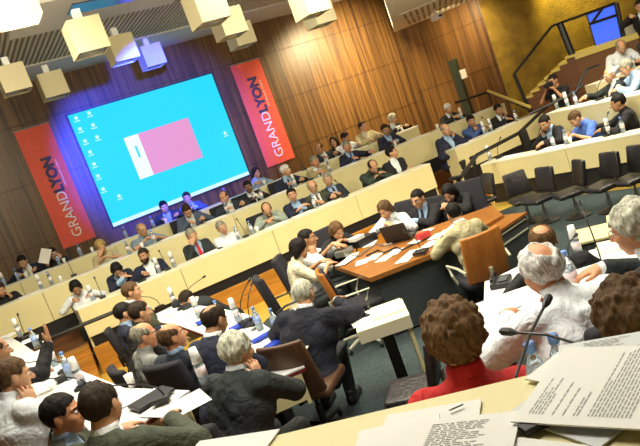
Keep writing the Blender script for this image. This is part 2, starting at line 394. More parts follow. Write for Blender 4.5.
# ------------------------------------------------------------------ people: pose and body
def rotm(rx=0, ry=0, rz=0):
    return np.array(Matrix.Rotation(rz, 3, 'Z') @ Matrix.Rotation(rx, 3, 'X') @ Matrix.Rotation(ry, 3, 'Y'), np.float32)
def ik(S, W, l1, l2, pole):
    d = W-S; L = np.linalg.norm(d)
    if L > (l1+l2)*.985: W = S + d/L*(l1+l2)*.985; d = W-S; L = np.linalg.norm(d)
    u = d/L; a = (l1*l1-l2*l2+L*L)/(2*L); hgt = math.sqrt(max(l1*l1-a*a, 0))
    p = np.asarray(pole, np.float32); p = p - u*(p@u); p = p/max(np.linalg.norm(p), 1e-5)
    return S+u*a+p*hgt, W
def build_person(root, pose, st, h):
    """root: Empty at the feet, local +Y forward. Returns nothing; adds body, hair and clothing as children."""
    stand = pose.get('stand', False)
    hz = pose.get('hz', .93 if stand else .53)
    hip = np.array((0, 0, hz), np.float32)
    R = rotm(-math.radians(pose.get('lean', 8)), math.radians(pose.get('side', 0)), math.radians(pose.get('twist', 0)))
    T = lambda p: hip + R @ np.asarray(p, np.float32)
    Rh = rotm(-math.radians(pose.get('nod', 8)), math.radians(pose.get('tilt', 0)), math.radians(pose.get('yaw', 0)))
    nb = T((0, .005, .53)); Hc = nb + Rh @ np.array((0, .030, .145), np.float32)
    w = st.get('w', 1.0); dz = pose.get('dz', .76) + .092
    fem = st.get('fem', False)
    if fem: w *= .88
    def torso(P):
        Q = (P-hip) @ R
        d = rc(Q, (-.085*w, 0, 0), (.085*w, 0, 0), .112*w, .112*w)
        d = smin(d, rc(Q, (-.065*w, .01, .17), (.065*w, .01, .17), .100*w, .100*w), .07)
        d = smin(d, rc(Q, (-.085*w, .012, .34), (.085*w, .012, .34), .108*w, .108*w), .08)
        d = smin(d, rc(Q, (-.150*w, -.012, .475), (.150*w, -.012, .475), .054, .054), .05)
        d = smin(d, rc(Q, (0, -.012, .44), (0, -.002, .56), .095, .050), .05)
        if st.get('belly'): d = smin(d, el(Q, (0, .07, .13), (.13, .11, .15)), .06)
        if fem:
            for s in (-1, 1): d = smin(d, el(Q, (s*.07, .085, .335), (.06, .055, .06)), .03)
        return d, Q
    arms = []
    for s, key in ((-1, 'L'), (1, 'R')):
        k = pose.get(key, 'desk'); S = T((s*.165*w, -.010, .470)); up = (0, 0, 1); curl = 22; pole = (s*.7, -.45, -.55); fd = None
        if k == 'desk': W = np.array((s*.15, .40+.1*math.sin(math.radians(pose.get('lean', 8))), dz)); fd = (-s*.35, 1, -.08); pole = (s*.75, -.4, -.45)
        elif k == 'fold': W = np.array((-s*.01, .33+.2*math.sin(math.radians(pose.get('lean', 8))), dz+(.02 if s > 0 else -.005))); fd = (-s, .25, -.05); pole = (s*.85, -.2, -.35)
        elif k == 'write': W = np.array((s*.09, .40, dz+.01)); fd = (-s*.5, 1, -.12); curl = 40; pole = (s*.75, -.4, -.45)
        elif k == 'chin': W = Hc + Rh @ np.array((s*.040, .105, -.215)); fd = Rh @ np.array((-s*.06, -.15, 1)); up = Rh @ np.array((s*.25, 1, .1)); pole = (s*.45, .35, -.9); curl = 42
        elif k == 'cheek': W = Hc + Rh @ np.array((s*.105, .055, -.185)); fd = Rh @ np.array((-s*.10, -.1, 1)); up = Rh @ np.array((s*1, .2, 0)); pole = (s*.75, .45, -.7); curl = 30
        elif k == 'brow': W = Hc + Rh @ np.array((s*.085, .150, -.080)); fd = Rh @ np.array((-s*.55, -.22, .9)); up = Rh @ np.array((s*.3, 1, .2)); pole = (s*.5, .35, -.9)
        elif k == 'phone': W = Hc + Rh @ np.array((s*.115, .05, -.165)); fd = Rh @ np.array((0, -.15, 1)); up = Rh @ np.array((s, 0, 0)); pole = (s*.7, .2, -.8); curl = 35
        elif k == 'lap': W = np.array((s*.09, .27, .64)); fd = (-s*.5, 1, 0)
        elif k == 'paper': W = np.array((s*.14, .36, hz+.50)); fd = (-s*.2, .4, 1); up = (s*.4, .8, .2); curl = 40
        elif k == 'raise': W = Hc + np.array((s*.10, .34, -.10)); fd = (0, .3, 1); up = (s*.5, 1, 0); pole = (s*.4, .3, -.9); curl = 8
        elif k == 'cross': W = T((-s*.11, .205, .27+.02*s)); fd = R @ np.array((-s, .1, .25)); up = R @ np.array((0, 1, .3)); pole = (s*.8, .2, -.7)
        elif k == 'camera': W = Hc + Rh @ np.array((s*.085, .165, -.105)); fd = Rh @ np.array((-s*.45, .1, .9)); up = Rh @ np.array((s, .3, 0)); curl = 45; pole = (s*.6, .2, -.8)
        elif k == 'reach': W = np.array((s*.22, .50, dz)); fd = (0, 1, -.08); pole = (s*.7, -.3, -.4)
        else: W = np.array((s*.24, .06, hz-.10)); fd = (0, .15, -1); up = (s, 0, 0)
        E, W = ik(S, W.astype(np.float32), .285, .25, pole)
        fd = np.asarray(fd, np.float32); arms.append((s, S, E, W, fd/np.linalg.norm(fd), np.asarray(up, np.float32), curl))
    def arm_d(P, r, t0, t1):
        d = None
        for s, S, E, W, *_ in arms:
            e1 = S+(E-S)*min(1, t1)
            a = rc(P, S, e1, .050*w+r, .040*w+r)
            if t1 > 1:
                a = smin(a, rc(P, E, E+(W-E)*(t1-1), .040*w+r, (.040*w+(.026-.040*w)*(t1-1))+r), .015)
            d = a if d is None else np.minimum(d, a)
        return d
    neckb = T((0, -.012, .48)); neckt = Hc + Rh @ np.array((0, -.020, -.06), np.float32)
    nr = .048 if fem else .057
    def body(P):
        d, Q = torso(P)
        d = np.maximum(d + .012, -(Q[:, 2] + .0))
        d = smin(d, arm_d(P, -.004, 0, 2), .02)
        return smin(d, rc(P, neckb, neckt, nr+.008, nr), .03)
    J = np.array([hip, T((0, 0, .56)), Hc] + [x for a in arms for x in (a[1], a[2], a[3])])
    lo, hi = J.min(0)-.17, J.max(0)+.17
    hp = .006 if h < .014 else (.008 if h < .02 else .011)
    parts = [(*nets(body, lo, hi, h), 0)]
    for v, f, k in head_parts(hp):
        if fem: v = v*np.array((.93, .95, .95))
        parts.append((v @ Rh.T + Hc, f, k))
    for s, S, E, W, fd, up, curl in arms:
        v, f = hand_part(s, curl, hp)
        y = fd; z = up - y*(up@y); z = z/max(np.linalg.norm(z), 1e-5); x = np.cross(y, z)
        parts.append((((v*(.92 if fem else 1.0)) @ np.stack([x, y, z])) + W, f, 0))
    hm = hair_mat(st['hair'][1], HAIRC[st['hair'][1]])
    link('body', np_mesh('body', parts, [M_SKIN[st.get('skin', 'warm')], M_EYE, M_SCL, hm, M_LIP]), root)
    # hair and glasses ride on the head
    def on_head(name, me):
        o = link(name, me, root)
        o.matrix_local = Matrix.Translation(Vector(Hc.tolist())) @ Matrix(Rh.tolist()).to_4x4() @ (Matrix.Diagonal((.95, .96, .97, 1)) if fem else Matrix.Identity(4))
    if st['hair'][0] != 'none': on_head('hair', hair_mesh(st['hair'][0], st['hair'][1], .0065 if h < .014 else .010))
    if st.get('glasses'): on_head('glasses', glasses_mesh())
    if st.get('beard'):
        def bf(P):
            d = head_sdf(P) - .006 + lump(P, 90, .003)
            d = smax(d, P[:, 2] + .035 + np.maximum(0, .02-P[:, 1])*.2, .006); d = smax(d, -(P[:, 1]-.0), .006)
            return smax(d, -rc(P, (-.018, .10, -.062), (.018, .10, -.062), .013, .013), .004)
        k = ('beard', st['hair'][1], h)
        if k not in _cache: _cache[k] = np_mesh('beard', [(*nets(bf, (-.11, -.03, -.14), (.11, .14, .0), .007), 0)], [hm])
        on_head('beard', _cache[k])
    # clothing
    top = st.get('top', 'suit'); c1 = st.get('c1', 'navy'); c2 = st.get('c2', 'white')
    def shirt(P, t=.006, sl=1.95, col=.590, neck=.070):
        d, Q = torso(P)
        d = d - t
        d = smax(d, Q[:, 2]-.575, .01)
        c = np.maximum(rc(P, neckb, neckt, neck, neck-.004), np.abs(Q[:, 2]-.550)-.048)
        d = np.minimum(d, c)
        if h < .014 and top != 'suit': d = d + .0034*np.sin(Q[:, 2]*38+Q[:, 0]*26+2.2*np.sin(Q[:, 0]*15+.6))*np.clip(1.1-np.abs(Q[:, 2]-.24)*2.2, .1, 1)
        return smin(np.maximum(d, -(Q[:, 2]+.06)), arm_d(P, t+.008, 0, sl), .022)
    def jacket(P):
        d, Q = torso(P)
        d = smax(d - .017, Q[:, 2]-.572, .012); d = np.maximum(d, -(Q[:, 2]+.09))
        d = smin(d, arm_d(P, .020, 0, 1.90), .03)
        V = np.maximum(np.abs(Q[:, 0]) - np.clip((Q[:, 2]-.16)*.21, -1, .085), -Q[:, 1]+.02)
        d = smax(d, -V, .006)
        if pose.get('wr', h < .014): d = d + .0035*np.sin(Q[:, 2]*46+Q[:, 0]*22+2*np.sin(Q[:, 0]*17))*np.clip(1-np.abs(Q[:, 2]-.22)*2.0, .15, 1)
        return d
    hd = max(h, .012)
    def cl(name, f, m): link(name, np_mesh(name, [(*nets(f, lo, hi, hd), 0)], [m]), root)
    if top == 'suit':
        cl('shirt', lambda P: shirt(P, .004, 1.97), cloth_mat(c2)); cl('jacket', jacket, cloth_mat(c1, st.get('pat', False)))
        if st.get('tie'):
            b = MB(); pts = []
            for i, q in enumerate(np.linspace(.525, .20, 9)):
                ys = np.linspace(0, .3, 90, dtype=np.float32)
                P = np.stack([hip + R @ np.array((0, y, q), np.float32) for y in ys])
                dd = shirt(P, .004, 1.97); k = np.argmax(dd > 0); pts.append((ys[k]+.006, q, .014+.018*min(1, i/5)))
            L = [Vector((T((-wd, y, q))).tolist()) for y, q, wd in pts]; Rr = [Vector((T((wd, y, q))).tolist()) for y, q, wd in pts]
            for i in range(len(pts)-1): b.quad([L[i], L[i+1], Rr[i+1], Rr[i]])
            n = Vector((R @ np.array((0, -1, 0), np.float32)).tolist())
            g = bmesh.ops.extrude_face_region(b.bm, geom=b.bm.faces[:])
            bmesh.ops.translate(b.bm, vec=n*.012, verts=[v for v in g['geom'] if isinstance(v, bmesh.types.BMVert)])
            b.build('tie', cloth_mat(st['tie']), root)
    elif top == 'tee': cl('shirt', lambda P: shirt(P, .008, .62, .575, .0), cloth_mat(c1, st.get('pat', False)))
    elif top == 'short': cl('shirt', lambda P: shirt(P, .010, .78), cloth_mat(c1, st.get('pat', False)))
    else: cl('shirt', lambda P: shirt(P, .010, 1.9), cloth_mat(c1, st.get('pat', False)))
    # legs
    lc = st.get('legs', 'charcoal'); hz = round(hz/.03)*.03; k = ('legs', lc, stand, round(w, 2), round(hz, 2))
    if k not in _cache:
        def lf(P):
            d = rc(P, (-.085*w, 0, hz), (.085*w, 0, hz), .118*w, .118*w)
            for s in (-1, 1):
                K = (s*.115, .02, .50) if stand else (s*.125, .43, .50); A = (s*.12, -.01, .085) if stand else (s*.125, .33, .085)
                d = smin(d, rc(P, (s*.092*w, .0, hz-.01), K, .086*w, .066), .03)
                d = smin(d, rc(P, K, A, .066, .052), .02)
            return np.maximum(d, P[:, 2]-hz-.075)
        v, q = nets(lf, (-.27, -.17, .02), (.27, .55, hz+.15), .016 if h < .014 else .024)
        me = np_mesh('trousers', [(v, q, 0)], [cloth_mat(lc)])
        sf = lambda P, s: np.maximum(smin(rc(P, (0, .00, .055), (0, .00, .10), .045, .040), rc(P, (0, -.02, .04), (0, .16, .035), .043, .042), .02), -(P[:, 2]-.0))
        v, q = nets(lambda P: sf(P, 1), (-.07, -.09, -.02), (.07, .24, .16), .010)
        _cache[k] = (me, np_mesh('shoe', [(v, q, 0)], [M_LEATH]))
    me, sh = _cache[k]
    link('trousers', me, root)
    for s in (-1, 1): link('shoe', sh, root, (s*(.12 if stand else .125), -.03 if stand else .31, 0))
    return Hc
def head_local(pose):
    hz = pose.get('hz', .93 if pose.get('stand') else .53)
    R = rotm(-math.radians(pose.get('lean', 8)), math.radians(pose.get('side', 0)), math.radians(pose.get('twist', 0)))
    Rh = rotm(-math.radians(pose.get('nod', 8)), math.radians(pose.get('tilt', 0)), math.radians(pose.get('yaw', 0)))
    return np.array((0, 0, hz)) + R @ np.array((0, .005, .53)) + Rh @ np.array((0, .030, .145))
PEOPLE = []
def person(px, py, where, face, pose, st, label, short, group=None, desk_z=None, res=None, scale=1.08, zmin=None):
    """head at pixel (px, py); where = ('y', depth) | ('z', floor height) | ('row', row); face = direction faced (x, y)"""
    fx, fy = face; rz = math.atan2(-fx, fy)
    hl = head_local(pose)*scale
    hxy = Vector((hl[0]*math.cos(rz)-hl[1]*math.sin(rz), hl[0]*math.sin(rz)+hl[1]*math.cos(rz)))
    if where[0] == 'z': t = at_z(px, py, where[1]+hl[2])
    elif where[0] == 'y': t = at_y(px, py, where[1])
    else:
        r = where[1]; back = where[2] if len(where) > 2 else .55
        t = at_plane(px, py, (r.p0 + r.n*(-back)), r.n)
    base = Vector((t.x-hxy.x, t.y-hxy.y, t.z-hl[2]))
    fl = where[1].floor if where[0] == 'row' else zmin
    pose = dict(pose)
    if fl is not None and not pose.get('stand'):
        dz = (base.z - fl)/scale; h2 = min(max(.53+dz, .40), .68)
        base.z -= (h2-.53)*scale; pose['hz'] = h2
        if abs(base.z-fl) > .05: print('person off floor', short, round(base.z-fl, 2))
    if desk_z is None and where[0] == 'row': desk_z = where[1].z
    p = dict(pose)
    if desk_z is not None: p['dz'] = (desk_z-base.z)/scale
    root = thing('person', label, 'person', base, rz, group)
    root.scale = (scale,)*3
    d = t.y
    build_person(root, p, st, res or (.0115 if d < 4.3 else .0135 if d < 7 else .019 if d < 10 else .023))
    PEOPLE.append((px, py, short, base, rz, root))
    return root, base, rz
# ------------------------------------------------------------------ the hall
class Row: pass
def row(pl, pr, z, floor, ext=(0, 0), p0=None, p1=None):
    r = Row(); a = at_z(*pl, z) if p0 is None else Vector((*p0, z)); b = at_z(*pr, z) if p1 is None else Vector((*p1, z))
    a.z = b.z = 0; d = (b-a).normalized()
    r.p0, r.p1 = a - d*ext[0], b + d*ext[1]; r.d = d; r.n = Vector((d.y, -d.x, 0)); r.len = (r.p1-r.p0).length
    r.z, r.floor = z, floor
    if r.n.y > 0 : r.n = -r.n
    r.pt = lambda s, back, zz: r.p0 + r.d*s - r.n*back + Vector((0, 0, zz))
    return r
WD = Vector((.882, .471, 0)); WN = Vector((.471, -.882, 0)); W0 = Vector((-4.57, 14.9, 0))
rC = row((77, 310), (430, 163), 1.05, .20)
rC2 = row((454.5, 149), (545, 110), 1.05, .20)
rB = row((29, 296), (440, 129), 1.42, .56, (1.6, 2.0))
rA = Row(); rA = row((0, 289), (418, 126), 1.60, .75, (1.5, 0))
r1 = row((480, 165), (640, 133), .76, 0.0, (0, .5))
r2 = row((545.5, 114), (640, 94), 1.20, .40, (0, .6))
r3 = row((600, 82), (640, 67), 1.40, .66, (0.1, 1.6))
# floor
f = MB(); f.prism([(-9, -.6), (12, -.6), (13, 20), (-9, 20)], -.1, 0); structure(f.build('floor', M_FLOOR))
cp = [(-2.0, 7.1), (-1.24, 9.5), (-.83, 9.6), (2.5, 10.9), (3.4, 11.0), (5.2, 8.4), (5.9, 6.9), (4.5, 4.2), (1.9, 4.4), (1.2, 4.1), (-.8, 3.9)]  # carpet outline; dark stretch before the side wing desk stands in for floor shadow
f = MB(); f.prism(cp, 0, .008); structure(f.build('floor_carpet', M_CARPET))
# back wall with a plank joint pattern
def wallseg(name, p, q, z0, z1, m, th=.2):
    p, q = Vector(p), Vector(q); d = (q-p).normalized(); n = Vector((d.y, -d.x, 0))
    b = MB(); b.prism([p, q, q-n*th, p-n*th], z0, z1); return structure(b.build(name, m))
corner1 = at_plane(388, 0, W0, WN); corner1.z = 0
corner2 = at_y(478, 0, 17.3); corner2.z = 0
wall_l0 = W0 - WD*6
wallseg('wall_back', wall_l0, corner1, 0, 6.2, M_WALL)
wallseg('wall_side', corner1, corner2, 0, 6.2, M_WALL)
w3e = corner2 + Vector((7.5, -9.0, 0))
wallseg('wall_right', corner2, w3e, 0, 6.2, M_OLIVE)
wallseg('wall_left', Vector((-9.2, -.6, 0)), Vector((-9.2, 13, 0)), 0, 6.2, M_WALL)
wallseg('wall_rear', Vector((12, -.7, 0)), Vector((-9.3, -.7, 0)), 0, 6.2, M_WALL)
wallseg('wall_right_near', w3e, Vector((12.4, -.7, 0)), 0, 6.2, M_OLIVE)
k = 0
def seams(p, q, zs, xs):
    global k
    p, q = Vector(p), Vector(q); d = (q-p).normalized(); n = Vector((d.y, -d.x, 0)); L = (q-p).length
    b = MB(); rz = math.atan2(d.y, d.x)
    for z in zs: b.box(p + d*L/2 + n*.004 + Vector((0, 0, z)), (L, .010, .009), rz)
    k += 1; structure(b.build('trim_%d' % k, mat('seam', (.02, .008, .004), .7)))
seams(wall_l0, corner1, (2.05, 3.35, 4.6), 2.45)
seams(corner1, corner2, (2.3, 3.55, 4.6), 50)
# dark pillar with a white notice on the side wall
pil = MB(); pt = at_y(461, 88, 17.55); ptop = at_y(451, 60, 17.5).z; pz = math.atan2((corner2-corner1).y, (corner2-corner1).x)
pil.box((pt.x, pt.y, ptop/2), (.24, .12, ptop), pz, .01)
pr = pil.build('pillar', mat('pillar_green', (.035, .045, .028), .5)); structure(pr)
b = MB(); nn = at_y(463, 74, 17.4); b.box((nn.x, nn.y, nn.z), (.22, .02, .24), pz)
tag(b.build('notice', M_PAPER), 'small white notice fixed beside the dark pillar on the wood wall', 'notice')
# ceiling
CZ = 5.45
M_CEIL = bpy.data.materials.new('ribbed_ceiling'); t, bs = nt(M_CEIL)
tc = t.nodes.new('ShaderNodeTexCoord'); wv = t.nodes.new('ShaderNodeTexWave'); wv.inputs['Scale'].default_value = 3.2
mp = t.nodes.new('ShaderNodeMapping'); mp.inputs['Rotation'].default_value = (0, 0, math.radians(-28))
crp = t.nodes.new('ShaderNodeValToRGB'); crp.color_ramp.elements[0].color = (.30, .25, .15, 1); crp.color_ramp.elements[1].color = (.82, .75, .52, 1)
crp.color_ramp.elements[0].position = .25; crp.color_ramp.elements[1].position = .5
t.links.new(tc.outputs['Object'], mp.inputs['Vector']); t.links.new(mp.outputs['Vector'], wv.inputs['Vector']); t.links.new(wv.outputs['Fac'], crp.inputs['Fac'])
t.links.new(crp.outputs['Color'], bs.inputs['Base Color']); bs.inputs['Roughness'].default_value = .8
bp = t.nodes.new('ShaderNodeBump'); bp.inputs['Distance'].default_value = .05; t.links.new(wv.outputs['Fac'], bp.inputs['Height']); t.links.new(bp.outputs['Normal'], bs.inputs['Normal'])
f = MB(); f.prism([(-9.4, -.8), (12.5, -.8), (13, 20), (-9.4, 20)], CZ, CZ+.1); structure(f.build('ceiling', M_CEIL))
# smooth ceiling strip along the back wall and one flat panel
f = MB(); f.prism([wall_l0, corner1, corner1+WN*1.5, wall_l0+WN*1.5], CZ-.03, CZ+.02); structure(f.build('ceiling_strip', mat('ceiling_plaster', (.62, .60, .54), .8)))
f = MB(); c = at_z(104, 4, CZ-.03); f.box((c.x, c.y, CZ-.03), (2.9, 1.6, .05), math.radians(28)); structure(f.build('ceiling_panel', MATS['ceiling_plaster']))
f = MB(); c = at_z(104, 2, CZ-.06); f.box((c.x, c.y, CZ-.06), (1.1, .5, .03), math.radians(28))
tag(f.build('ceiling_vent', M_BOXIN), 'dark rectangular vent set in the flat grey ceiling panel', 'vent')
# lower soffit on the right with a slotted grille
SZ = 4.12
s0 = at_z(388, 2, SZ); sA = at_z(407, 28, SZ); 
sp = [corner1 + WD*-.1 + WN*.0, corner2 + Vector((.1, .1, 0)), w3e, Vector((11.5, 6, 0)), corner1 + WN*2.6 + WD*.5]
sA, sB = at_z(399, 29, SZ), at_z(388, 0, SZ); sE = sA + (sB-sA)*1.25
sof = [Vector((sA.x-.05, sA.y+.5, 0)), Vector((sE.x, sE.y, 0)), Vector((9.5, 9.0, 0)), Vector((12.4, 10.4, 0)), corner2 + Vector((.3, .4, 0))]
f = MB(); f.prism(sof, SZ, CZ); structure(f.build('ceiling_soffit', M_WHITE))
g = thing('ceiling_grille', 'white slatted air grille in the lowered ceiling over the side wall', 'grille', (0, 0, 0))
gd = Vector((.25, 1, 0)).normalized(); gx = Vector((1, -.25, 0)).normalized(); gr = math.atan2(-.25, 1)
g0, g1 = at_z(412, 11, SZ), at_z(464, 2, SZ); gc = (g0+g1)/2
b = MB(); b.box((gc.x, gc.y, SZ-.008), (1.9, 3.3, .012), gr); b.build('frame', M_WHITE, g)
for k in (-1, 1):
    for i in range(13):
        c = gc + gx*(-.84+i*.14) + gd*k*.82
        b = MB(); b.box((c.x, c.y, SZ-.018), (.055, 1.35, .010), gr); b.build('slot', mat('slot_dark', (.30, .27, .20), .8), g)
cm = thing('ceiling_camera', 'small white camera hanging below the lowered ceiling near the corner', 'camera', at_y(437, 17, 16.6))
b = MB(); b.box((0, 0, 0), (.20, .30, .15), .4, .02); b.build('housing', M_WHITE, cm)
b = MB(); b.lathe([(.045, 0), (.045, .05)], c=(.05, -.16, -.03)); b.build('lens', M_BLACK, cm)
b = MB(); b.box((0, 0, .22), (.04, .04, .45)); b.build('bracket', M_WHITE, cm)
# ------------------------------------------------------------------ screen, banners, projector picture
def wall_rect(px, w, h, th, off):
    """centre pixel on the wall plane -> frame matrix: x along the wall, z up, -y out of the wall"""
    c = at_plane(*px, W0 + WN*off, WN)
    return Matrix(((WD.x, -WN.x, 0, c.x), (WD.y, -WN.y, 0, c.y), (0, 0, 1, c.z), (0, 0, 0, 1)))
def wall_uv(px, py, off=0):
    c = at_plane(px, py, W0 + WN*off, WN); return (c - W0).dot(WD), c.z
tl, bl, tr, br = [wall_uv(*p, .05) for p in ((70, 115), (111.5, 228), (213, 73), (248, 175))]
u0, u1 = (tl[0]+bl[0])/2, (tr[0]+br[0])/2; z0, z1 = (bl[1]+br[1])/2, (tl[1]+tr[1])/2
print('screen', u0, u1, z0, z1)
def wl(u, z, off): v = W0 + WD*u + WN*off; return Vector((v.x, v.y, z))
scr = thing('projection_screen', 'large bright turquoise projection screen hung on the back wall', 'screen', wl((u0+u1)/2, z0, 0), math.atan2(WD.y, WD.x))
sw, sh = u1-u0, z1-z0
def emis(name, col, s=1.0):
    m = bpy.data.materials.new(name); t, b = nt(m); b.inputs['Base Color'].default_value = (.02, .02, .02, 1)
    b.inputs['Emission Color'].default_value = (*col, 1); b.inputs['Emission Strength'].default_value = s; b.inputs['Roughness'].default_value = .7
    return m
M_CYAN = emis('screen_turquoise', (.002, .70, .80), .88); M_PINK = emis('screen_pink', (.80, .32, .45), .85); M_SW = emis('screen_white', (.80, .95, 1), .95)
M_PALE = emis('screen_pale', (.55, .90, .95), 1.0)
b = MB(); b.box((0, -.02, sh/2), (sw+.06, .04, sh+.06)); b.build('frame', M_BLKPL, scr)
b = MB(); b.box((0, -.045, sh/2), (sw, .012, sh)); b.build('picture', M_CYAN, scr)
b = MB(); b.box((0, -.053, .045), (sw, .008, .09)); b.build('task_bar', M_PALE, scr)
def suv(px, py):
    u, z = wall_uv(px, py, .05); return u-(u0+u1)/2, z-z0
q = [suv(*p) for p in ((124, 138), (190, 117), (139.5, 179.5), (201, 158))]
pa, pb = (q[0][0]+q[2][0])/2, (q[1][0]+q[3][0])/2; za, zb = (q[2][1]+q[3][1])/2, (q[0][1]+q[1][1])/2
b = MB(); b.box(((pa+pb)/2, -.054, (za+zb)/2), (pb-pa, .006, zb-za)); b.build('pink_panel', M_PINK, scr)
wst = .21*(pb-pa)
b = MB(); b.box((pa+wst/2, -.058, (za+zb)/2), (wst, .004, zb-za)); wpan = b.build('white_panel', M_SW, scr)
b = MB(); b.box((pa+wst*.55, -.0605, (za+zb)/2+.12), (.05, .002, .28)); b.build('mark', M_CYAN, scr)
for px, py in ((76, 118), (89, 113), (80, 129), (93, 125), (85, 141), (97, 137), (90, 152), (94, 164), (98, 176), (103, 189), (119, 196), (225, 133)):
    x, z = suv(px, py)
    b = MB(); b.box((x, -.054, z), (.07, .006, .07), bev=.002); b.box((x, -.054, z-.075), (.13, .005, .018)); b.build('icon', M_PALE, scr)
M_BANNER = mat('banner_red', (.80, .10, .055), .6, var=.05)
def banner(px4, label, near):
    q = [wall_uv(*p, .03) for p in px4]     # tl bl tr br
    a, c = (q[0][0]+q[1][0])/2, (q[2][0]+q[3][0])/2; lo, hi = (q[1][1]+q[3][1])/2, (q[0][1]+q[2][1])/2
    w, h = c-a, hi-lo
    o = thing('banner', label, 'banner', wl((a+c)/2, lo, 0), math.atan2(WD.y, WD.x), 'red banners beside the screen')
    b = MB(); b.box((0, -.02, h/2), (w, .015, h)); b.build('cloth', M_BANNER, o)
    b = MB(); b.tube([(-w/2-.02, -.022, h), (w/2+.02, -.022, h)], .018); b.build('top_rod', M_METAL, o)
    def txt(name, s, size, x, z, m, off=0):
        cu = bpy.data.curves.new(name, 'FONT'); cu.body = s; cu.size = size; cu.extrude = .002; cu.offset = off; cu.materials.append(m)
        to = bpy.data.objects.new('text', cu); C.objects.link(to); bpy.context.view_layer.update()
        me = bpy.data.meshes.new_from_object(to.evaluated_get(bpy.context.evaluated_depsgraph_get())); wd_ = to.dimensions.x
        bpy.data.objects.remove(to); me.materials.clear(); me.materials.append(m)
        to = link(name, me, o, (x, -.032, z)); to.rotation_euler = (PI/2, -PI/2, 0)
        return wd_
    s = w*.41
    tw = txt('white_lettering', 'GRAND', s, w*.17, h*.055, mat('letter_white', (.85, .80, .78), .6))
    tn = txt('navy_lettering', 'LYON', s, w*.17, h*.055+tw+s*.03, mat('letter_navy', (.03, .02, .10), .6), .018)
    txt('tagline', 'communaut\u00e9 urbaine', s*.235, w*.29, h*.055+tw+s*.03+tn*.12, MATS['letter_white'])
    print('banner', w, h, tw, tn)
banner([(15, 131), (62, 249), (50, 122), (95, 238)], 'red banner with lettering to one side of the screen, on the dark unlit wood', 0)
banner([(230, 67), (268, 167), (259, 57), (295, 158)], 'red banner with lettering between the screen and the lit orange panelling', 1)
# ------------------------------------------------------------------ hanging ceiling boxes
BOX = {}
def ceiling_box(px, py, wpx, label, lit=False, size=.42):
    y = size*650/wpx; c = at_y(px, py, y); c.z = min(c.z, CZ-size/2-.06)
    o = thing('ceiling_light_box' if lit else 'ceiling_box', label, 'ceiling box', (c.x, c.y, c.z), math.atan2(WD.y, WD.x), 'square boxes hanging from the ceiling')
    if 'shell' not in BOX:
        b = MB(); h = size/2; t = .02
        for sx, sy, dx, dy in ((0, -1, size, t), (0, 1, size, t), (-1, 0, t, size-2*t), (1, 0, t, size-2*t)):
            b.box((sx*(h-t/2), sy*(h-t/2), 0), (dx, dy, size))
        b.box((0, 0, h-t/2), (size-2*t, size-2*t, t)); BOX['shell'] = b.mesh('shell', M_BOX)
        b = MB(); b.box((0, 0, -h+.05), (size-2*t, size-2*t, .015)); BOX['baffle'] = b.mesh('baffle', M_BOXIN)
        b = MB(); b.lathe([(.17, -h+.035), (.17, -h+.01), (.145, -h+.01), (.145, -h+.035)], 20); BOX['ring'] = b.mesh('lamp_ring', M_METAL, True)
        b = MB(); b.box((0, 0, h+.08), (.10, .10, .16)); BOX['stem'] = b.mesh('stem', M_WHITE)
        b = MB(); b.box((0, 0, -h+.06), (size-2*t, size-2*t, .02)); BOX['diff'] = b.mesh('diffuser', emis('lamp_glow', (1, .93, .55), 6))
    link('shell', BOX['shell'], o); link('stem', BOX['stem'], o)
    if lit: link('diffuser', BOX['diff'], o)
    else: link('baffle', BOX['baffle'], o); link('lamp_ring', BOX['ring'], o)
    return c
BXS = [(86, 38, 31, 'cream ceiling box nearest the flat vent panel', 0), (121, 50, 24, 'ceiling box between the vent panel box and the smaller blue-tinged one', 0),
       (151, 57, 20, 'small blue-tinged ceiling box closest to the top edge of the screen', 0), (13, 80, 25, 'ceiling box above the dark wood, at the frame edge', 0),
       (52, 86, 23, 'ceiling box directly above the banner near the dark wood', 0), (206, 8, 31, 'large cream ceiling box partly cut by the top of the picture', 0),
       (228, 24, 25, 'ceiling box behind the large cream one, above the screen corner', 0), (240, 36, 21, 'small blue-tinged ceiling box above the banner by the lit panelling', 0),
       (309, 2, 27, 'blue-grey ceiling box in front of the lit panelling, larger of that pair', 0), (318, 14, 23, 'blue-grey ceiling box by the lit panelling, smaller of that pair', 0)]
for x, y, w, l, li in BXS: ceiling_box(x, y, w, l, bool(li))
LITC = ceiling_box(14, 4, 36, 'glowing yellow-white ceiling box, the only one lit', True)
# ------------------------------------------------------------------ tiers and long desks
def tier(name, poly, z0, z1, m): b = MB(); b.prism(poly, z0, z1); return structure(b.build(name, m))
def strip(r, f, bk, e0=0, e1=0): return [r.p0-r.d*e0+r.n*f, r.p1+r.d*e1+r.n*f, r.p1+r.d*e1-r.n*bk, r.p0-r.d*e0-r.n*bk]
tier('floor_tier_first', [rC.p0+rC.n*.22-rC.d*.0, rC.p1+rC.n*.22+rC.d*.15, rC.p1+rC.d*.15-rC.n*2.6, rC.p0-rC.n*1.7], 0, .20, M_STEP)
structure(tier('trim_plinth', [rC.p0+rC.n*.20, rC.p1+rC.n*.20+rC.d*.1, rC.p1+rC.n*.07+rC.d*.1, rC.p0+rC.n*.07], 0, .42, M_STEP))
tier('floor_tier_first_far', [rC2.p0+rC2.n*.22, rC2.p1+rC2.n*.22, rC2.p1-rC2.n*2.5, rC2.p0-rC2.n*2.5], 0, .20, M_STEP)
tier('floor_tier_second', [rB.p0+rB.n*.12, rB.p1+rB.n*.12, rB.p1-rB.n*1.8, rB.p0-rB.n*1.8], 0, .56, M_DARKSTEP)
tier('floor_tier_third', [rA.p0+rA.n*.1, rA.p1+rA.n*.1+rA.d*3.2, rA.p1-rA.n*2.6+rA.d*3.2, rA.p0-rA.n*2.6], 0, .75, M_DARKSTEP)
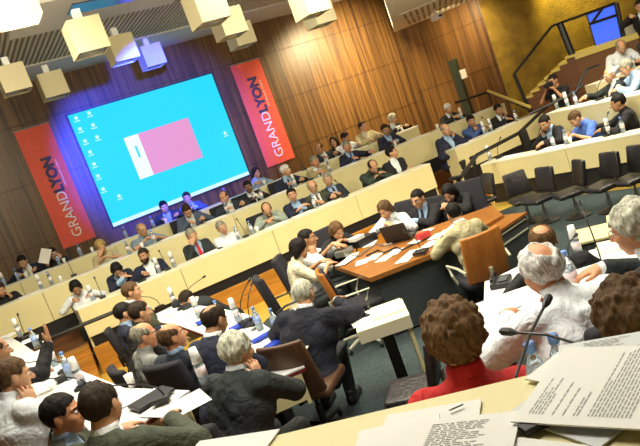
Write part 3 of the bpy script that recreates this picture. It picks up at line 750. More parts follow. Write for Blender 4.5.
tier('floor_tier_side', strip(r2, .12, 1.9), 0, .45, M_DARKSTEP)
tier('floor_tier_side_high', strip(r3, .12, 1.9), 0, .66, M_DARKSTEP)
def long_desk(name, label, r, depth=.44, drop=.48, seg=1.9, end=True, group=None, m=M_CREAM, top=M_TOP):
    depth = depth - .07
    o = thing(name, label, 'desk', (r.p0.x, r.p0.y, r.floor), math.atan2(r.d.y, r.d.x), group)
    L = r.len; z = r.z-r.floor; sgn = 1    # local x along the row, +y backwards
    b = MB(); b.box((L/2, depth/2, z-.016), (L, depth, .032), bev=.004); b.build('desk_top', top, o)
    n = max(1, round(L/seg)); w = L/n
    for i in range(n):
        b = MB(); b.box((w*(i+.5), .02, z-.032-(drop-.032)/2), (w-.010, .035, drop-.032)); b.build('front_panel', m, o)
    if end:
        for x in (.015, L-.015):
            b = MB(); b.box((x, depth/2+.02, (z-.034)/2), (.03, depth-.05, z-.034)); b.build('end_panel', m, o)
    b = MB(); b.box((L/2, .04, (z-drop)/2), (L-.08, .012, z-drop)); b.build('recess_panel', M_BLKPL, o)
    for i in range(n+1):
        b = MB(); b.box((min(max(w*i, .06), L-.06), .06, (z-.04)/2), (.04, .03, z-.04)); b.build('support', M_BLKPL, o)
    return o
long_desk('long_desk', 'lowest cream desk along the back, its near end by the woman in white', rC)
long_desk('long_desk', 'cream desk of the lowest tier beyond the aisle, where a bald man phones', rC2)
long_desk('long_desk', 'middle cream desk running the whole back of the hall', rB, drop=.55)
long_desk('long_desk', 'topmost cream desk under the screen, along the panelled wall', rA)
# raised cream end cabinet on the topmost row
c0, c1 = at_plane(395, 137, rA.p0+rA.n*.05, rA.n), at_plane(420, 127, rA.p0+rA.n*.05, rA.n)
long_desk('long_desk', 'cream front desk of the side wing behind the row of empty leather chairs', r1, drop=.40, depth=.45)
long_desk('long_desk', 'cream second desk of the side wing, behind the photographer in black', r2, drop=.50)
long_desk('long_desk', 'cream third desk of the side wing, with the bald reader in white', r3, drop=.50)
pb = at_y(625, 35, 13.3)
o = thing('high_desk', 'tall greyish-white desk front beside the blue screen on the landing', 'desk', (pb.x+.9, pb.y-.35, 1.25), math.radians(-35))
b = MB(); b.box((0, 0, .42), (2.0, .04, 1.0)); b.build('front_panel', mat('grey_white', (.62, .60, .52), .6), o)
b = MB(); b.box((0, .25, .94), (2.0, .5, .035)); b.build('desk_top', M_TOP, o)
b = MB(); b.prism([pb+Vector((-.1, .35, 0)), pb+Vector((2.6, -1.6, 0)), pb+Vector((3.6, -.4, 0)), pb+Vector((.6, 1.5, 0))], 0, 1.25); structure(b.build('floor_landing_side', M_DARKSTEP))
# aisle steps
def steps(name_poly, n, z, m):
    a, d, nn, w, run = name_poly
    for i in range(n):
        tier('floor_step_%d' % (len(STEPS)+1), [a+nn*run*(n-i), a+d*w+nn*run*(n-i), a+d*w, a], z*i/n if i else 0, z*(i+1)/n, m); STEPS.append(1)
STEPS = []
steps((rC.p1+rC.d*.18-rC.n*.2, rC.d, rC.n, 1.0, .30), 2, .30, M_STEP)
steps((rC.p0-rC.d*1.25-rC.n*.3, rC.d, rC.n, 1.2, .32), 3, .45, M_STEP)
tier('floor_aisle', [rC.p0-rC.d*1.25-rC.n*.3, rC.p0-rC.d*.05-rC.n*.3, rC.p0-rC.d*.05-rC.n*1.5, rC.p0-rC.d*1.25-rC.n*1.6], 0, .45, M_DARKSTEP)
# ------------------------------------------------------------------ staircase on the right
def rail(name, label, pts_list, posts, r=.03, pr=.045):
    o = thing(name, label, 'railing', (0, 0, 0))
    for pts in pts_list:
        b = MB(); b.tube(pts, r, 8); b.build('handrail', M_BLACK, o)
    for p, q, w in posts:
        b = MB(); b.tube([p, q], w, 8); b.build('post', M_BLACK, o)
    return o
stx = [at_y(526, 101, 14.3), at_y(574, 54, 13.7)]
sA, sB = stx; nst = 7
st_d = Vector((sB.x-sA.x, sB.y-sA.y, 0)); L = st_d.length; st_d.normalize(); st_n = Vector((-st_d.y, st_d.x, 0))
for i in range(nst):
    x0 = L*i/nst; zt = sA.z + (sB.z-sA.z)*(i+1)/nst
    a = Vector((sA.x, sA.y, 0)) + st_d*x0
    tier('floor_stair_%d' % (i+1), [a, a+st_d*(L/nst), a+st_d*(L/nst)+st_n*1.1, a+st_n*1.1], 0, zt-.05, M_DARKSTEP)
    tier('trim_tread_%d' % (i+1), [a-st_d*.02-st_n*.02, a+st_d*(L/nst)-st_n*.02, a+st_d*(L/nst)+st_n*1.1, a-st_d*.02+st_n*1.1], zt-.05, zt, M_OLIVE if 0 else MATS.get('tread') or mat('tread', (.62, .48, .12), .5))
lb = Vector((sB.x, sB.y, 0)); le = lb + st_d*2.2
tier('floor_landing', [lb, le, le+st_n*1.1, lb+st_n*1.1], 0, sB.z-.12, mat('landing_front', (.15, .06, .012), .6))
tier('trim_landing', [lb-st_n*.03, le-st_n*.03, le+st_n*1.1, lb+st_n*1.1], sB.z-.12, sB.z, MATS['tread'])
Y = 14.0
rail('stair_railing', 'black railing climbing the staircase against the olive wall',
     [[at_y(514, 74, 14.2), at_y(552, 26, 13.9), at_y(616, 3, 13.5)], [at_y(590, 24, 13.6), at_y(617, 15, 13.5)]],
     [(at_y(514, 74, 14.2), at_y(530, 112, 14.2), .04), (at_y(560, 24, 13.85), at_y(573, 57, 13.8), .075), (at_y(602, 9, 13.6), at_y(591, 24, 13.6), .03), (at_y(616, 3, 13.5), at_y(624, 40, 13.5), .05)])
# blue screen on the landing
mo = thing('monitor', 'glowing blue screen behind the landing railing beside the tall desk', 'monitor', at_y(606, 26, 13.9), math.radians(-32))
b = MB(); b.box((0, 0, 0), (.62, .05, .78), bev=.01); b.build('case', M_BLKPL, mo)
b = MB(); b.box((0, -.032, .0), (.56, .012, .70)); b.build('display', emis('blue_display', (.05, .13, .85), 1.1), mo)
b = MB(); b.tube([(0, .05, -.35), (0, .05, 2.02-at_y(606, 26, 13.9).z)], .04); b.build('stand', M_BLKPL, mo)
# aisle railings
rail('aisle_railing', 'black sloping handrail between the bald man phoning and the side wing desk',
     [[at_y(450, 179, 10.6), at_y(461, 177, 10.7), at_y(477, 155, 11.2), at_y(519, 133, 12.2), at_y(546, 107, 13.2)]],
     [(at_y(458, 178, 10.7), at_y(464, 200, 10.7), .045), (at_y(522, 131, 12.2), at_y(529, 150, 12.2), .09)], .035)
rail('aisle_railing', 'black handrail crossing in front of the olive stair wall and the second side desk',
     [[at_y(530, 114, 12.3), at_y(575, 92, 11.9), at_y(583, 84, 11.9)], [at_y(577, 88, 11.9), at_y(586, 70, 11.9), at_y(598, 65, 12)]], [(at_y(575, 92, 11.9), at_y(578, 101, 11.9), .03)], .025)
rail('aisle_railing', 'black low railing in front of the dark pillar on the far side',
     [[at_y(455, 103, 15.6), at_y(488, 92, 15.6)], [at_y(488, 92, 15.6), at_y(531, 110, 13.9)]], [(at_y(488, 92, 15.6), at_y(492, 104, 15.6), .03)], .03)
b = MB(); b.tube([at_y(488, 91, 15.55), at_y(530, 107, 13.85)], .035)
tag(b.build('handrail_cap', MATS['tread']), 'yellow wooden handrail sloping down towards the man in dark suit', 'handrail')
rail('front_railing', 'black horizontal rail crossing in front of the woman in white at the lowest desk',
     [[at_z(38, 343, .9), at_z(119, 310, .9)]], [(at_z(45, 340, .9), at_z(45, 340, .9)*1 - Vector((0, 0, .9)), .02), (at_z(117, 311, .9), at_z(117, 311, .9)-Vector((0, 0, .9)), .02)], .03)
# ------------------------------------------------------------------ well furniture
def copy_tree(o, parent=None):
    c = o.copy(); C.objects.link(c); c.parent = parent
    for ch in list(o.children): copy_tree(ch, c)
    return c
CH = {}
def chair(style, loc, rotz, label, group):
    """office chair, sitter faces local +Y"""
    if style in CH:
        o = copy_tree(CH[style]); o.location = loc; o.scale = (1, 1, 1); o.rotation_euler = (0, 0, rotz)
        return tag(o, label, 'chair', group)
    o = thing('office_chair' if style != 'leather' else 'leather_chair', label, 'chair', loc, rotz, group); CH[style] = o
    sm, bm_, fm = dict(fabric=(M_DKFAB, M_DKFAB, M_BLKPL), wood=(M_DKFAB, M_CHWOOD, M_LTMETAL), brown=(M_BRWOOD, M_BRWOOD, M_BLKPL), leather=(M_LEATH, M_LEATH, M_METAL))[style]
    me = pad_mesh('seat', sm, .50, .48, .085, 0, .035)
    s = link('seat', me, o, (0, .05, .455)); s.rotation_euler = (-PI/2, 0, 0)
    hb, zb = (.50, .72) if style in ('wood', 'brown') else (.44, .74) if style == 'leather' else (.56, .77)
    me = pad_mesh('backrest', bm_, .47 if style != 'leather' else .43, hb, .045 if style in ('wood', 'brown') else .085, .035, .03)
    k = link('backrest', me, o, (0, -.235, zb)); k.rotation_euler = (math.radians(10), 0, 0)
    if style in ('wood', 'brown'):
        me = pad_mesh('back_pad', M_DKFAB, .43, hb-.05, .04, .03, .02); kk = link('back_pad', me, k, (0, .04, 0))
    if style == 'leather':
        for i in (-1, 1):
            b = MB(); b.tube([(i*.06-.03, .045, -.02), (i*.06+.03, .045, -.02)], .006, 5); b.build('tuft', M_BLKPL, k)
    b = MB(); b.tube([(0, -.255, .60), (0, -.24, .43), (0, -.05, .40)], .022, 8); b.build('back_bar', fm, o)
    b = MB(); b.lathe([(.03, .06), (.03, .28), (.02, .28), (.02, .41)], 12); b.build('gas_column', fm, o)
    if style == 'leather':
        b = MB(); b.lathe([(.21, .0), (.21, .018), (.03, .05), (.03, .06)], 20); b.build('base_plate', M_BLKPL, o)
    else:
        for i in range(5):
            a = 2*PI*i/5+.3; c_, s_ = math.cos(a), math.sin(a)
            b = MB(); b.tube([(0, 0, .10), (.16*c_, .16*s_, .095), (.30*c_, .30*s_, .07)], [.028, .022, .016], 8); l = b.build('base_leg', fm, o)
            b = MB(); b.lathe([(.024, -.014), (.028, 0), (.024, .014)], 12); w = b.build('caster', M_BLKPL, l); w.location = (.30*c_, .30*s_, .03); w.rotation_euler = (PI/2, 0, a)
    if style in ('fabric', 'wood'):
        for i in (-1, 1):
            b = MB(); b.tube([(i*.24, .10, .45), (i*.275, .10, .55), (i*.275, .16, .66), (i*.275, -.10, .665), (i*.25, -.22, .62)], .014, 6); b.build('armrest', fm, o)
    return o
def arc_table(label, outer, depth, z, floor, cat='desk'):
    """curved run of desk: outer = edge on the well side, worktop extends to its left (-) or by sign of depth"""
    pts = [Vector((p[0], p[1], 0)) for p in outer]; inner = []
    for i, p in enumerate(pts):
        d = (pts[min(i+1, len(pts)-1)]-pts[max(i-1, 0)]).normalized(); inner.append(p + Vector((-d.y, d.x, 0))*depth)
    o = thing('curved_desk', label, 'desk', (pts[0].x, pts[0].y, floor)); off = Vector((pts[0].x, pts[0].y, 0))
    P = [p-off for p in pts]; Q = [p-off for p in inner]; zz = z-floor
    b = MB(); b.prism(P + Q[::-1], zz-.012, zz); b.build('worktop', M_WHITETOP, o)
    b = MB(); b.prism([p+(p-q).normalized()*.006 for p, q in zip(P, Q)] + [q+(q-p).normalized()*.006 for p, q in zip(P, Q)][::-1], zz-.042, zz-.012); b.build('edge_band', M_EDGE, o)
    for i in range(len(P)-1):
        p, q = P[i].lerp(Q[i], .08), P[i+1].lerp(Q[i+1], .08); p2, q2 = P[i].lerp(Q[i], .14), P[i+1].lerp(Q[i+1], .14)
        b = MB(); b.prism([p, q, q2, p2], zz-.30, zz-.042); b.build('front_panel', M_CREAM, o)
    for i in range(len(P)):
        a, c = P[i].lerp(Q[i], .10), P[i].lerp(Q[i], .92); d = (P[min(i+1, len(P)-1)]-P[max(i-1, 0)]).normalized()*.022
        if i == len(P)-1: d = -d
        b = MB(); b.prism([a, c, c+d, a+d], zz-.26, zz-.042); b.build('side_panel', M_CREAM, o)
        b = MB(); e = a.lerp(c, .45)+d; b.box((e.x, e.y, (zz-.26)/2), (.07, .07, zz-.26)); b.build('leg', M_BLKPL, o)
    return o
T1 = [(-2.33, 9.2), (-1.62, 8.1), (-1.10, 7.1), (-.72, 5.95), (-.50, 4.90)]
T1 = T1[::-1]
arc_table('white curved inner ring desk with bottles before the two bald men', T1, .52, .75, 0.0)
T2 = [(-5.05, 9.75), (-4.20, 8.4), (-3.35, 7.0), (-2.60, 5.95), (-1.85, 4.85), (-1.22, 4.25)][::-1]
arc_table('white curved outer desk strewn with papers before the man in white short sleeves', T2, .55, 1.10, .35)
S1 = [at_z(489, 287, .75), at_z(530, 262, .75), at_z(578, 246, .75), at_z(640, 214, .75)]
S1 = [(1.15, 5.35), (1.75, 5.15), (2.4, 4.85), (3.2, 4.2)][::-1]
arc_table('white inner desk with a black telephone, before the balding man in black', S1, .5, .75, 0.0)
S2 = [(.55, 3.93), (1.0, 3.92), (1.6, 3.86), (2.5, 3.52)][::-1]
arc_table('white outer desk with papers before the white-shirted silver-haired man', S2, .5, 1.10, .35)
# near tier under the outer ring and under the photographer
tier('floor_ring', [(-5.9, 10.1), (-5.0, 9.85), (-4.15, 8.5), (-3.3, 7.1), (-2.55, 6.05), (-1.8, 4.95), (-1.15, 4.35), (.3, 3.98), (.6, 4.03), (1.05, 4.0), (1.7, 3.92), (2.6, 3.6), (3.6, 1.6), (3.6, 1.2), (-4, 1.2), (-7, 6)], 0, .35, M_DARKSTEP)
tier('floor_tier_rear', [(-3.5, 1.75), (2.6, 1.75), (3.2, -.6), (-4, -.6)], .35, .65, M_DARKSTEP)
# little desk of the grey-haired man in navy
o = thing('small_desk', 'small cream desk with a folder beside the grey-haired man in navy', 'desk', (.22, 5.45, 0), math.radians(-3))
b = MB(); b.box((0, 0, .745), (.46, .50, .02)); b.build('worktop', M_PAPER2, o)
b = MB(); b.box((0, 0, .69), (.46, .50, .09)); b.build('drawer_box', M_TOP, o)
b = MB(); b.box((0, .12, .33), (.10, .16, .64)); b.build('pedestal', M_BLKPL, o)
b = MB(); b.box((.20, 0, .33), (.03, .46, .63)); b.build('side_panel', M_CREAM, o)
b = MB(); b.box((0, -.02, .02), (.40, .40, .04)); b.build('foot', M_BLKPL, o)
b = MB(); b.box((.30, 5.52, .7615), (.28, .34, .012), math.radians(-2)); tag(b.build('folder', M_PAPER2), 'cream folder on the small desk beside the man in navy', 'folder')
b = MB(); b.box((.05, 5.50, .758), (.20, .30, .005), .1); tag(b.build('paper', M_PAPER), 'white sheet next to the cream folder on the small desk', 'paper')
b = MB(); b.box((.10, 5.56, .766), (.05, .10, .012), .5, .004); tag(b.build('mobile_phone', M_BLKPL), 'small black phone lying on the white sheet of the small desk', 'phone')
# central table
TB = [(-.02, 8.0), (.30, 6.80), (1.20, 6.88), (2.05, 7.45), (2.15, 8.15), (1.20, 8.2), (.45, 8.3)]
cen = Vector((1.05, 7.6, 0))
o = thing('conference_table', 'brown wooden staff table covered with papers in the middle of the well', 'table', cen)
rel = [Vector((p[0], p[1], 0))-cen for p in TB]
b = MB(); b.prism(rel, .70, .75); b.build('tabletop', M_TABLE, o)
ins = [p*.90 for p in rel]
for i in range(len(ins)):
    p, q = ins[i], ins[(i+1) % len(ins)]
    if i in (4, 5): continue
    b = MB(); b.prism([p, q, q*.97, p*.97], .03, .70); b.build('side_panel', M_GREY, o)
p, q = ins[2], ins[3]; d = (q-p).normalized(); n = Vector((d.y, -d.x, 0))
for i in range(len(ins)):
    b = MB(); b.box(ins[i]*.93 + Vector((0, 0, .35)), (.06, .06, .70)); b.build('leg', M_BLKPL, o)
# charcoal cabinet with two light rails at the near right of the staff table
p0, p1 = at_z(494, 234, .70), at_z(524, 214, .70); dd = (p1-p0); dd.z = 0; L = dd.length; dd.normalize(); nn = Vector((dd.y, -dd.x, 0))
g = thing('charcoal_cabinet', 'charcoal cabinet with two pale rails beside the orange-backed chair', 'cabinet', (p0+dd*L/2-nn*.2)-Vector((0, 0, .70)), math.atan2(dd.y, dd.x))
b = MB(); b.box((0, 0, .34), (L+.04, .40, .68), bev=.005); b.build('body', M_GREY, g)
b = MB(); b.box((0, 0, .695), (L+.08, .44, .03)); b.build('top', M_TABLE, g)
for z in (.645, .53):
    b = MB(); b.box((0, -.206, z), (L*.95, .014, .016)); b.build('rail', M_LTMETAL, g)
# low drawer units on the right
for (px, py, lab) in ((601, 231, 'low grey drawer unit with a cream top and chrome handle behind the right ring'), (632, 216, 'second low drawer unit with cream top, half hidden by the white-haired man')):
    c = at_z(px, py, .62)
    g = thing('drawer_unit', lab, 'drawer unit', (c.x, c.y, 0), math.radians(-25), 'low drawer units')
    b = MB(); b.box((0, 0, .61), (.46, .46, .025), bev=.004); b.build('top', M_CREAM, g)
    b = MB(); b.box((0, 0, .31), (.42, .42, .575)); b.build('carcass', M_GREY, g)
    b = MB(); b.box((0, -.215, .46), (.38, .016, .22)); dw = b.build('drawer', M_GREY, g)
    b = MB(); b.tube([(-.07, -.225, .47), (-.06, -.25, .455), (.06, -.25, .455), (.07, -.225, .47)], .008, 6); b.build('handle', M_LTMETAL, dw)
# photographer's ledge and worktop
lp0, lp1 = Vector((-1.6, 1.68, 0)), Vector((1.9, .78, 0)); ld = (lp1-lp0).normalized(); ln = Vector((ld.y, -ld.x, 0))
lm = (lp0+lp1)/2
o = thing('desk_ledge', 'cream ledge in front, with loose papers lying on it', 'ledge', lm, math.atan2(ld.y, ld.x)); LL = (lp1-lp0).length
b = MB(); b.box((0, -.27, 1.885), (LL, .55, .03), bev=.006); b.build('ledge_top', M_CREAM, o)
b = MB(); b.box((0, -.03, 1.26), (LL, .03, 1.20)); b.build('back_panel', M_CREAM, o)
b = MB(); b.box((0, .24, 1.385), (LL, .50, .03)); b.build('worktop', M_WHITETOP, o)
b = MB(); b.box((0, .46, .87), (LL, .03, 1.0)); b.build('front_panel', M_CREAM, o)
for i in (-1, 1): b = MB(); b.box((i*(LL/2-.02), -.27, 1.26), (.04, .50, 1.20)); b.build('end_panel', M_CREAM, o)
# row of black leather chairs
for i, (px, py, ax, lab) in enumerate([
        (490, 222, -.55, 'black leather chair at the near end of the row, beside the aisle rail'), (531, 222, .75, 'black leather chair seen side on, second from the aisle rail'),
        (548, 222, -.35, 'black leather chair third from the aisle rail, under the dark-suited reader'), (579, 217, -.75, 'black leather chair turned sideways, fourth from the aisle rail'),
        (612, 211, -.45, 'black leather chair with bluish sheen, fifth from the aisle rail'), (640, 205, -.45, 'black leather chair cut by the frame, last of the row')]):
    c = at_z(px, py, 0); dirn = Vector((-.75, -.66))
    chair('leather', (c.x, c.y, .01), math.atan2(.75, -.66) + ax, lab, 'empty black leather chairs').scale = (.86, .86, .80)
# ------------------------------------------------------------------ small things
def sheet(px, py, z, w, l, rz, label, m=None, name='paper', cat='paper', th=.0009, lines=0, tilt=0):
    c = at_z(px, py, z)
    o = None
    b = MB(); b.box((0, 0, th/2), (w, l, th)); o = b.build(name, m or M_PAPER, None, (c.x, c.y, z+.001), rz)
    tag(o, label, cat)
    if lines:
        rnd = random.Random(lines); b = MB(); y = l*.42
        while y > -l*.42:
            x = -w*.40; stop = w*(.40 if rnd.random() > .25 else rnd.uniform(-.1, .3))
            while x < stop:
                ww = rnd.uniform(.008, .026); b.box((x+ww/2, y, th+.0004), (ww, .0024, .0006)); x += ww+.004
            y -= .0075 if rnd.random() > .14 else .017
        b.build('printed_text', M_INK, o)
    return o
def bottle_meshes():
    if 'bottle' in CH: return CH['bottle']
    b = MB(); b.lathe([(.026, 0), (.031, .006), (.031, .060), (.029, .066), (.031, .072), (.031, .135), (.024, .160), (.012, .185), (.012, .200)], 16); body = b.mesh('body', M_PET, True)
    b = MB(); b.lathe([(.029, .004), (.029, .120), (.020, .150)], 14); water = b.mesh('water', M_WATER, True)
    b = MB(); b.lathe([(.0318, .072), (.0318, .128)], 16); lab = b.mesh('label', M_LAB, True)
    b = MB(); b.lathe([(.0318, .072), (.0318, .128)], 16); lab2 = b.mesh('label', M_LABB, True)
    b = MB(); b.lathe([(.0155, .196), (.0155, .220), (.014, .222)], 16); cap = b.mesh('cap', M_CAP, True)
    b = MB(); b.lathe([(.028, 0), (.020, .085), (.0185, .085), (.0265, .0)], 16); cup = b.mesh('cup', M_CUP, True)
    b = MB(); b.lathe([(.020, 0), (.028, .085), (.0265, .085), (.0185, .004)], 16); cup2 = b.mesh('cup', M_CUP, True)
    CH['bottle'] = (body, water, lab, cap, cup, cup2, lab2)
    return CH['bottle']
USED = {}
def near_person(px, py, kind):
    c = sorted(PEOPLE, key=lambda p: (p[0]-px)**2 + (p[1]+14-py)**2)
    for p in c:
        if (kind, p[2]) not in USED: USED[kind, p[2]] = 1; return p[2]
def bottle(loc, who, capped=False, lab='w', scale=1.0, big=False, own=None):
    body, water, lm, cap, cup, cup2, lm2 = bottle_meshes()
    o = thing('water_bottle', own or 'small water bottle near the %s' % who, 'bottle', loc, random.random()*6, 'water bottles')
    o.scale = (scale,)*3
    link('body', body, o); link('water', water, o); link('label', lm if lab == 'w' else lm2, o); 
    if not capped: link('cap', cap, o)
    else:
        link('cap', cap, o)
        k = link('plastic_cup', cup, None, Vector(loc)+Vector((0, 0, .152*scale)), 0); k.scale = (scale*1.15, scale*1.15, scale*1.1)
        tag(k, 'white cup upside down on the bottle near the %s' % who, 'cup', 'white cups turned over bottles')
def row_at(r, px, py, lo=.06, hi=.31):
    c = at_z(px, py, r.z); v = Vector((c.x, c.y, 0))-r.p0
    s = v.dot(r.d); bk = min(max(-v.dot(r.n), lo), hi)
    return r.pt(s, bk, r.z+.001), s
def row_items(r, items):
    for kind, px, py in items:
        p, s = row_at(r, px, py)
        if kind in ('b', 'bc'):
            w = near_person(px, py, 'bottle')
            if w: bottle(p, w, kind == 'bc', 'w' if r is not rA else 'b', 1.12)
        elif kind == 'c':
            w = near_person(px, py, 'cup')
            if w:
                k = link('plastic_cup', bottle_meshes()[5], None, p); k.scale = (1.2,)*3
                tag(k, 'white cup standing on the desk near the %s' % w, 'cup', 'white cups on the desks')
        elif kind == 'm': w = near_person(px, py, 'mic'); mic(p, math.atan2(-r.n.x, r.n.y)+PI*0, w)
        elif kind == 'p':
            w = near_person(px, py, 'paper')
            if w:
                p, s = row_at(r, px, py, .15, .22)
                b = MB(); b.box((0, 0, .004), (.40, .24, .008)); o = b.build('paper', M_PAPER if random.random() > .25 else M_PAPB, None, p, math.atan2(r.d.y, r.d.x)+random.uniform(-.12, .12))
                tag(o, 'white papers on the desk before the %s' % w, 'paper', 'papers on the desks')
def mic(p, rz, w, l=.34, label=None, base=(.10, .13, .035), m=None, lean=.55):
    o = thing('microphone', label or 'black gooseneck microphone on the desk near the %s' % w, 'microphone', p, rz, 'desk microphones')
    b = MB(); b.box((0, 0, base[2]/2), base, bev=.006); b.build('base', m or M_BLKPL, o)
    pts = [(0, .03, base[2])] + [(0, .03-l*lean*t*t, base[2]+l*(t-.18*t*t)) for t in (.25, .5, .75, 1)]
    b = MB(); b.tube(pts, .0055, 6); b.build('gooseneck', M_BLACK, o)
    e = Vector(pts[-1]); d = (e-Vector(pts[-2])).normalized()
    b = MB(); b.tube([e-d*.005, e+d*.02, e+d*.045, e+d*.055], [.008, .014, .014, .006], 8); b.build('head', M_BLKPL, o)
    return o
# ------------------------------------------------------------------ everyone in the hall
def S(hair, hc, top='suit', c1='navy', c2='white', **k): return dict(hair=(hair, hc), top=top, c1=c1, c2=c2, **k)
def P(**k): return k
def rowp(r, px, py, pose, st, label, short, turn=0, back=.70, scale=1.10, **k):
    a = math.radians(turn); n = r.n; f = (n.x*math.cos(a)-n.y*math.sin(a), n.x*math.sin(a)+n.y*math.cos(a))
    return person(px, py, ('row', r, back), f, pose, st, label, short, scale=scale, **k)
# lowest tier
rowp(rC, 76, 288, P(lean=14, nod=32, L='desk', R='write'), S('bob', 'black', 'shirt', 'white', fem=True, skin='tan'), 'person with black bob in a white top reading at the lowest desk end', 'woman in white top')
rowp(rC, 117, 270, P(lean=22, nod=45, L='brow', R='fold', side=4), S('bob', 'black', 'suit', 'navy', 'ltblue', fem=True), 'person bent over with hand on forehead, black hair, navy jacket, lowest desk', 'bent woman in navy')
rowp(rC, 144, 256, P(lean=4, nod=2, yaw=-25, L='lap', R='desk'), S('short', 'dark', 'suit', 'navy', 'white', skin='tan', beard=True, w=1.08), 'person with dark hair in navy suit and open white shirt, looking aside, lowest desk', 'moustached man in navy suit')
rowp(rC, 192, 236, P(lean=-6, nod=14, R='brow', L='lap', tilt=8), S('short', 'grey', 'suit', 'charcoal', 'ltblue', tie='red'), 'person in dark suit and red tie leaning back with hand over the brow', 'red-tied man')
rowp(rC, 222, 228, P(lean=-4, nod=10, L='cross', R='cross', tilt=10), S('short', 'grey', 'shirt', 'white'), 'person in white shirt with arms folded, slouching at the lowest desk', 'slouching man in white shirt')
rowp(rC, 267, 210, P(lean=16, nod=42, L='fold', R='desk', yaw=-10), S('balding', 'dark', 'shirt', 'sage', tie='navy', skin='warm'), 'balding person in grey-green shirt looking down at papers, lowest desk', 'balding man in grey-green shirt')
rowp(rC, 292, 195, P(lean=10, nod=2, yaw=-20, L='fold', R='fold'), S('short', 'black', 'suit', 'navy', 'ltblue'), 'person with black hair, navy jacket and open light blue shirt, hands together', 'black-haired man in navy jacket')
rowp(rC, 312.5, 187, P(lean=-2, nod=6, L='desk', R='desk', yaw=-8), S('balding', 'grey', 'suit', 'olive', 'white', tie='brown', glasses=True), 'bald person with glasses, olive suit and brown tie, lowest desk', 'bald man in olive suit')
rowp(rC, 328, 180, P(lean=-2, nod=2, yaw=-30, L='lap', R='desk'), S('short', 'grey', 'suit', 'slate', 'ltblue', tie='navy'), 'grey-haired person in dark suit leaning back beside the bald man in olive', 'grey-haired man leaning back', back=.95)
rowp(rC, 373, 167, P(lean=20, nod=40, L='fold', R='fold'), S('balding', 'dark', 'suit', 'dkgreen', 'olive', w=1.08), 'balding person in dark green jacket bowed over folded arms, lowest desk', 'bowed man in dark green')
rowp(rC, 392, 153, P(lean=2, nod=0, yaw=50, L='cross', R='cross'), S('short', 'black', 'suit', 'black', 'white'), 'person in black suit with arms crossed at the far end of the lowest desk', 'arms-crossed man in black')
# middle tier
rowp(rB, 0, 290, P(lean=16, nod=20, L='cheek', R='desk'), S('short', 'dark', 'suit', 'black', 'charcoal'), 'person in black cut by the frame, hand at face, middle desk', 'man in black at the frame edge')
rowp(rB, 101, 247, P(lean=12, nod=20, R='brow', L='fold'), S('fluffy', 'blonde', 'short', 'beige', fem=True), 'person with short fair hair and beige top, hand to face, middle desk', 'fair-haired woman')
rowp(rB, 142, 230, P(lean=14, nod=14, yaw=20, L='desk', R='fold'), S('balding', 'grey', 'short', 'steel', glasses=True, w=1.08), 'bald person in short-sleeved blue-grey shirt under the screen corner', 'bald man in blue-grey shirt')
rowp(rB, 187, 211, P(lean=20, nod=38, yaw=-15, L='desk', R='write'), S('short', 'dark', 'suit', 'greyblue', 'white', w=1.05), 'dark-haired person in blue-grey suit writing head down under the screen', 'writing man in blue-grey suit')
rowp(rB, 224, 198, P(lean=2, nod=10, yaw=-40, L='desk', R='desk'), S('balding', 'brown', 'suit', 'slate', 'white', w=1.05), 'bald person in slate suit turned aside, middle desk under the screen', 'bald man in slate suit')
rowp(rB, 248, 187, P(lean=8, nod=12, yaw=-20, L='fold', R='fold'), S('short', 'black', 'suit', 'black', 'white', skin='dark', tie='navy'), 'person with dark skin and black suit, arms folded, middle desk', 'man in black suit by the screen corner')
rowp(rB, 286, 171, P(lean=6, nod=10, yaw=40, L='desk', R='desk'), S('short', 'white', 'suit', 'navy', 'ltblue', tie='slate'), 'white-haired person in navy suit facing aside below the lit banner', 'white-haired man in navy')
rowp(rB, 315, 162, P(lean=4, nod=8, L='lap', R='desk'), S('short', 'grey', 'suit', 'tan', 'white', tie='brown', skin='red'), 'grey-haired person in tan suit with ruddy face, middle desk', 'man in tan suit')
rowp(rB, 347, 147, P(lean=6, nod=10, yaw=-15, L='reach', R='desk'), S('short', 'grey', 'suit', 'navy', 'ltblue', tie='blue', skin='red'), 'grey-haired person in navy suit and blue shirt reaching for papers', 'man reaching for papers')
rowp(rB, 385.5, 130, P(lean=10, nod=16, yaw=-20, L='fold', R='desk'), S('short', 'dark', 'suit', 'navy', 'ltblue', skin='tan'), 'dark-haired person in navy suit beside the raised cream end of the top desk', 'man by the raised cream desk end')
rowp(rB, 448.5, 109, P(lean=10, nod=18, L='fold', R='desk', yaw=-10), S('short', 'white', 'suit', 'charcoal', 'white', tie='slate'), 'white-haired person in dark suit alone near the dark pillar', 'white-haired man near the pillar')
# top tier
rowp(rA, 22.5, 262, P(lean=12, nod=24, yaw=-15, L='desk', R='desk'), S('short', 'black', 'suit', 'navy', 'white', tie='beige'), 'black-haired person in navy suit and pale tie, first on the top row', 'pale-tied man on the top row')
rowp(rA, 53, 254, P(lean=6, nod=18, L='brow', R='paper', yaw=10), S('short', 'black', 'suit', 'black', 'charcoal'), 'person in black holding up a white sheet, hand on forehead, top row', 'man holding up a sheet')
rowp(rA, 164, 207, P(lean=10, nod=16, L='desk', R='desk'), S('short', 'black', 'suit', 'slate', 'steel'), 'dim person in dark jacket under the screen, nearest to its lower corner', 'dim man under the screen')
rowp(rA, 187, 198, P(lean=4, nod=6, yaw=-20, L='fold', R='desk'), S('short', 'dark', 'suit', 'greyblue', 'ltblue', tie='navy'), 'person in grey-blue suit silhouetted against the screen, top row', 'silhouetted man', back=.95)
rowp(rA, 256, 173, P(lean=6, nod=8, yaw=20, L='fold', R='desk', tilt=-8), S('bob', 'dark', 'shirt', 'ltblue', fem=True), 'person with dark hair and light blue top between screen and banner', 'woman in light blue top')
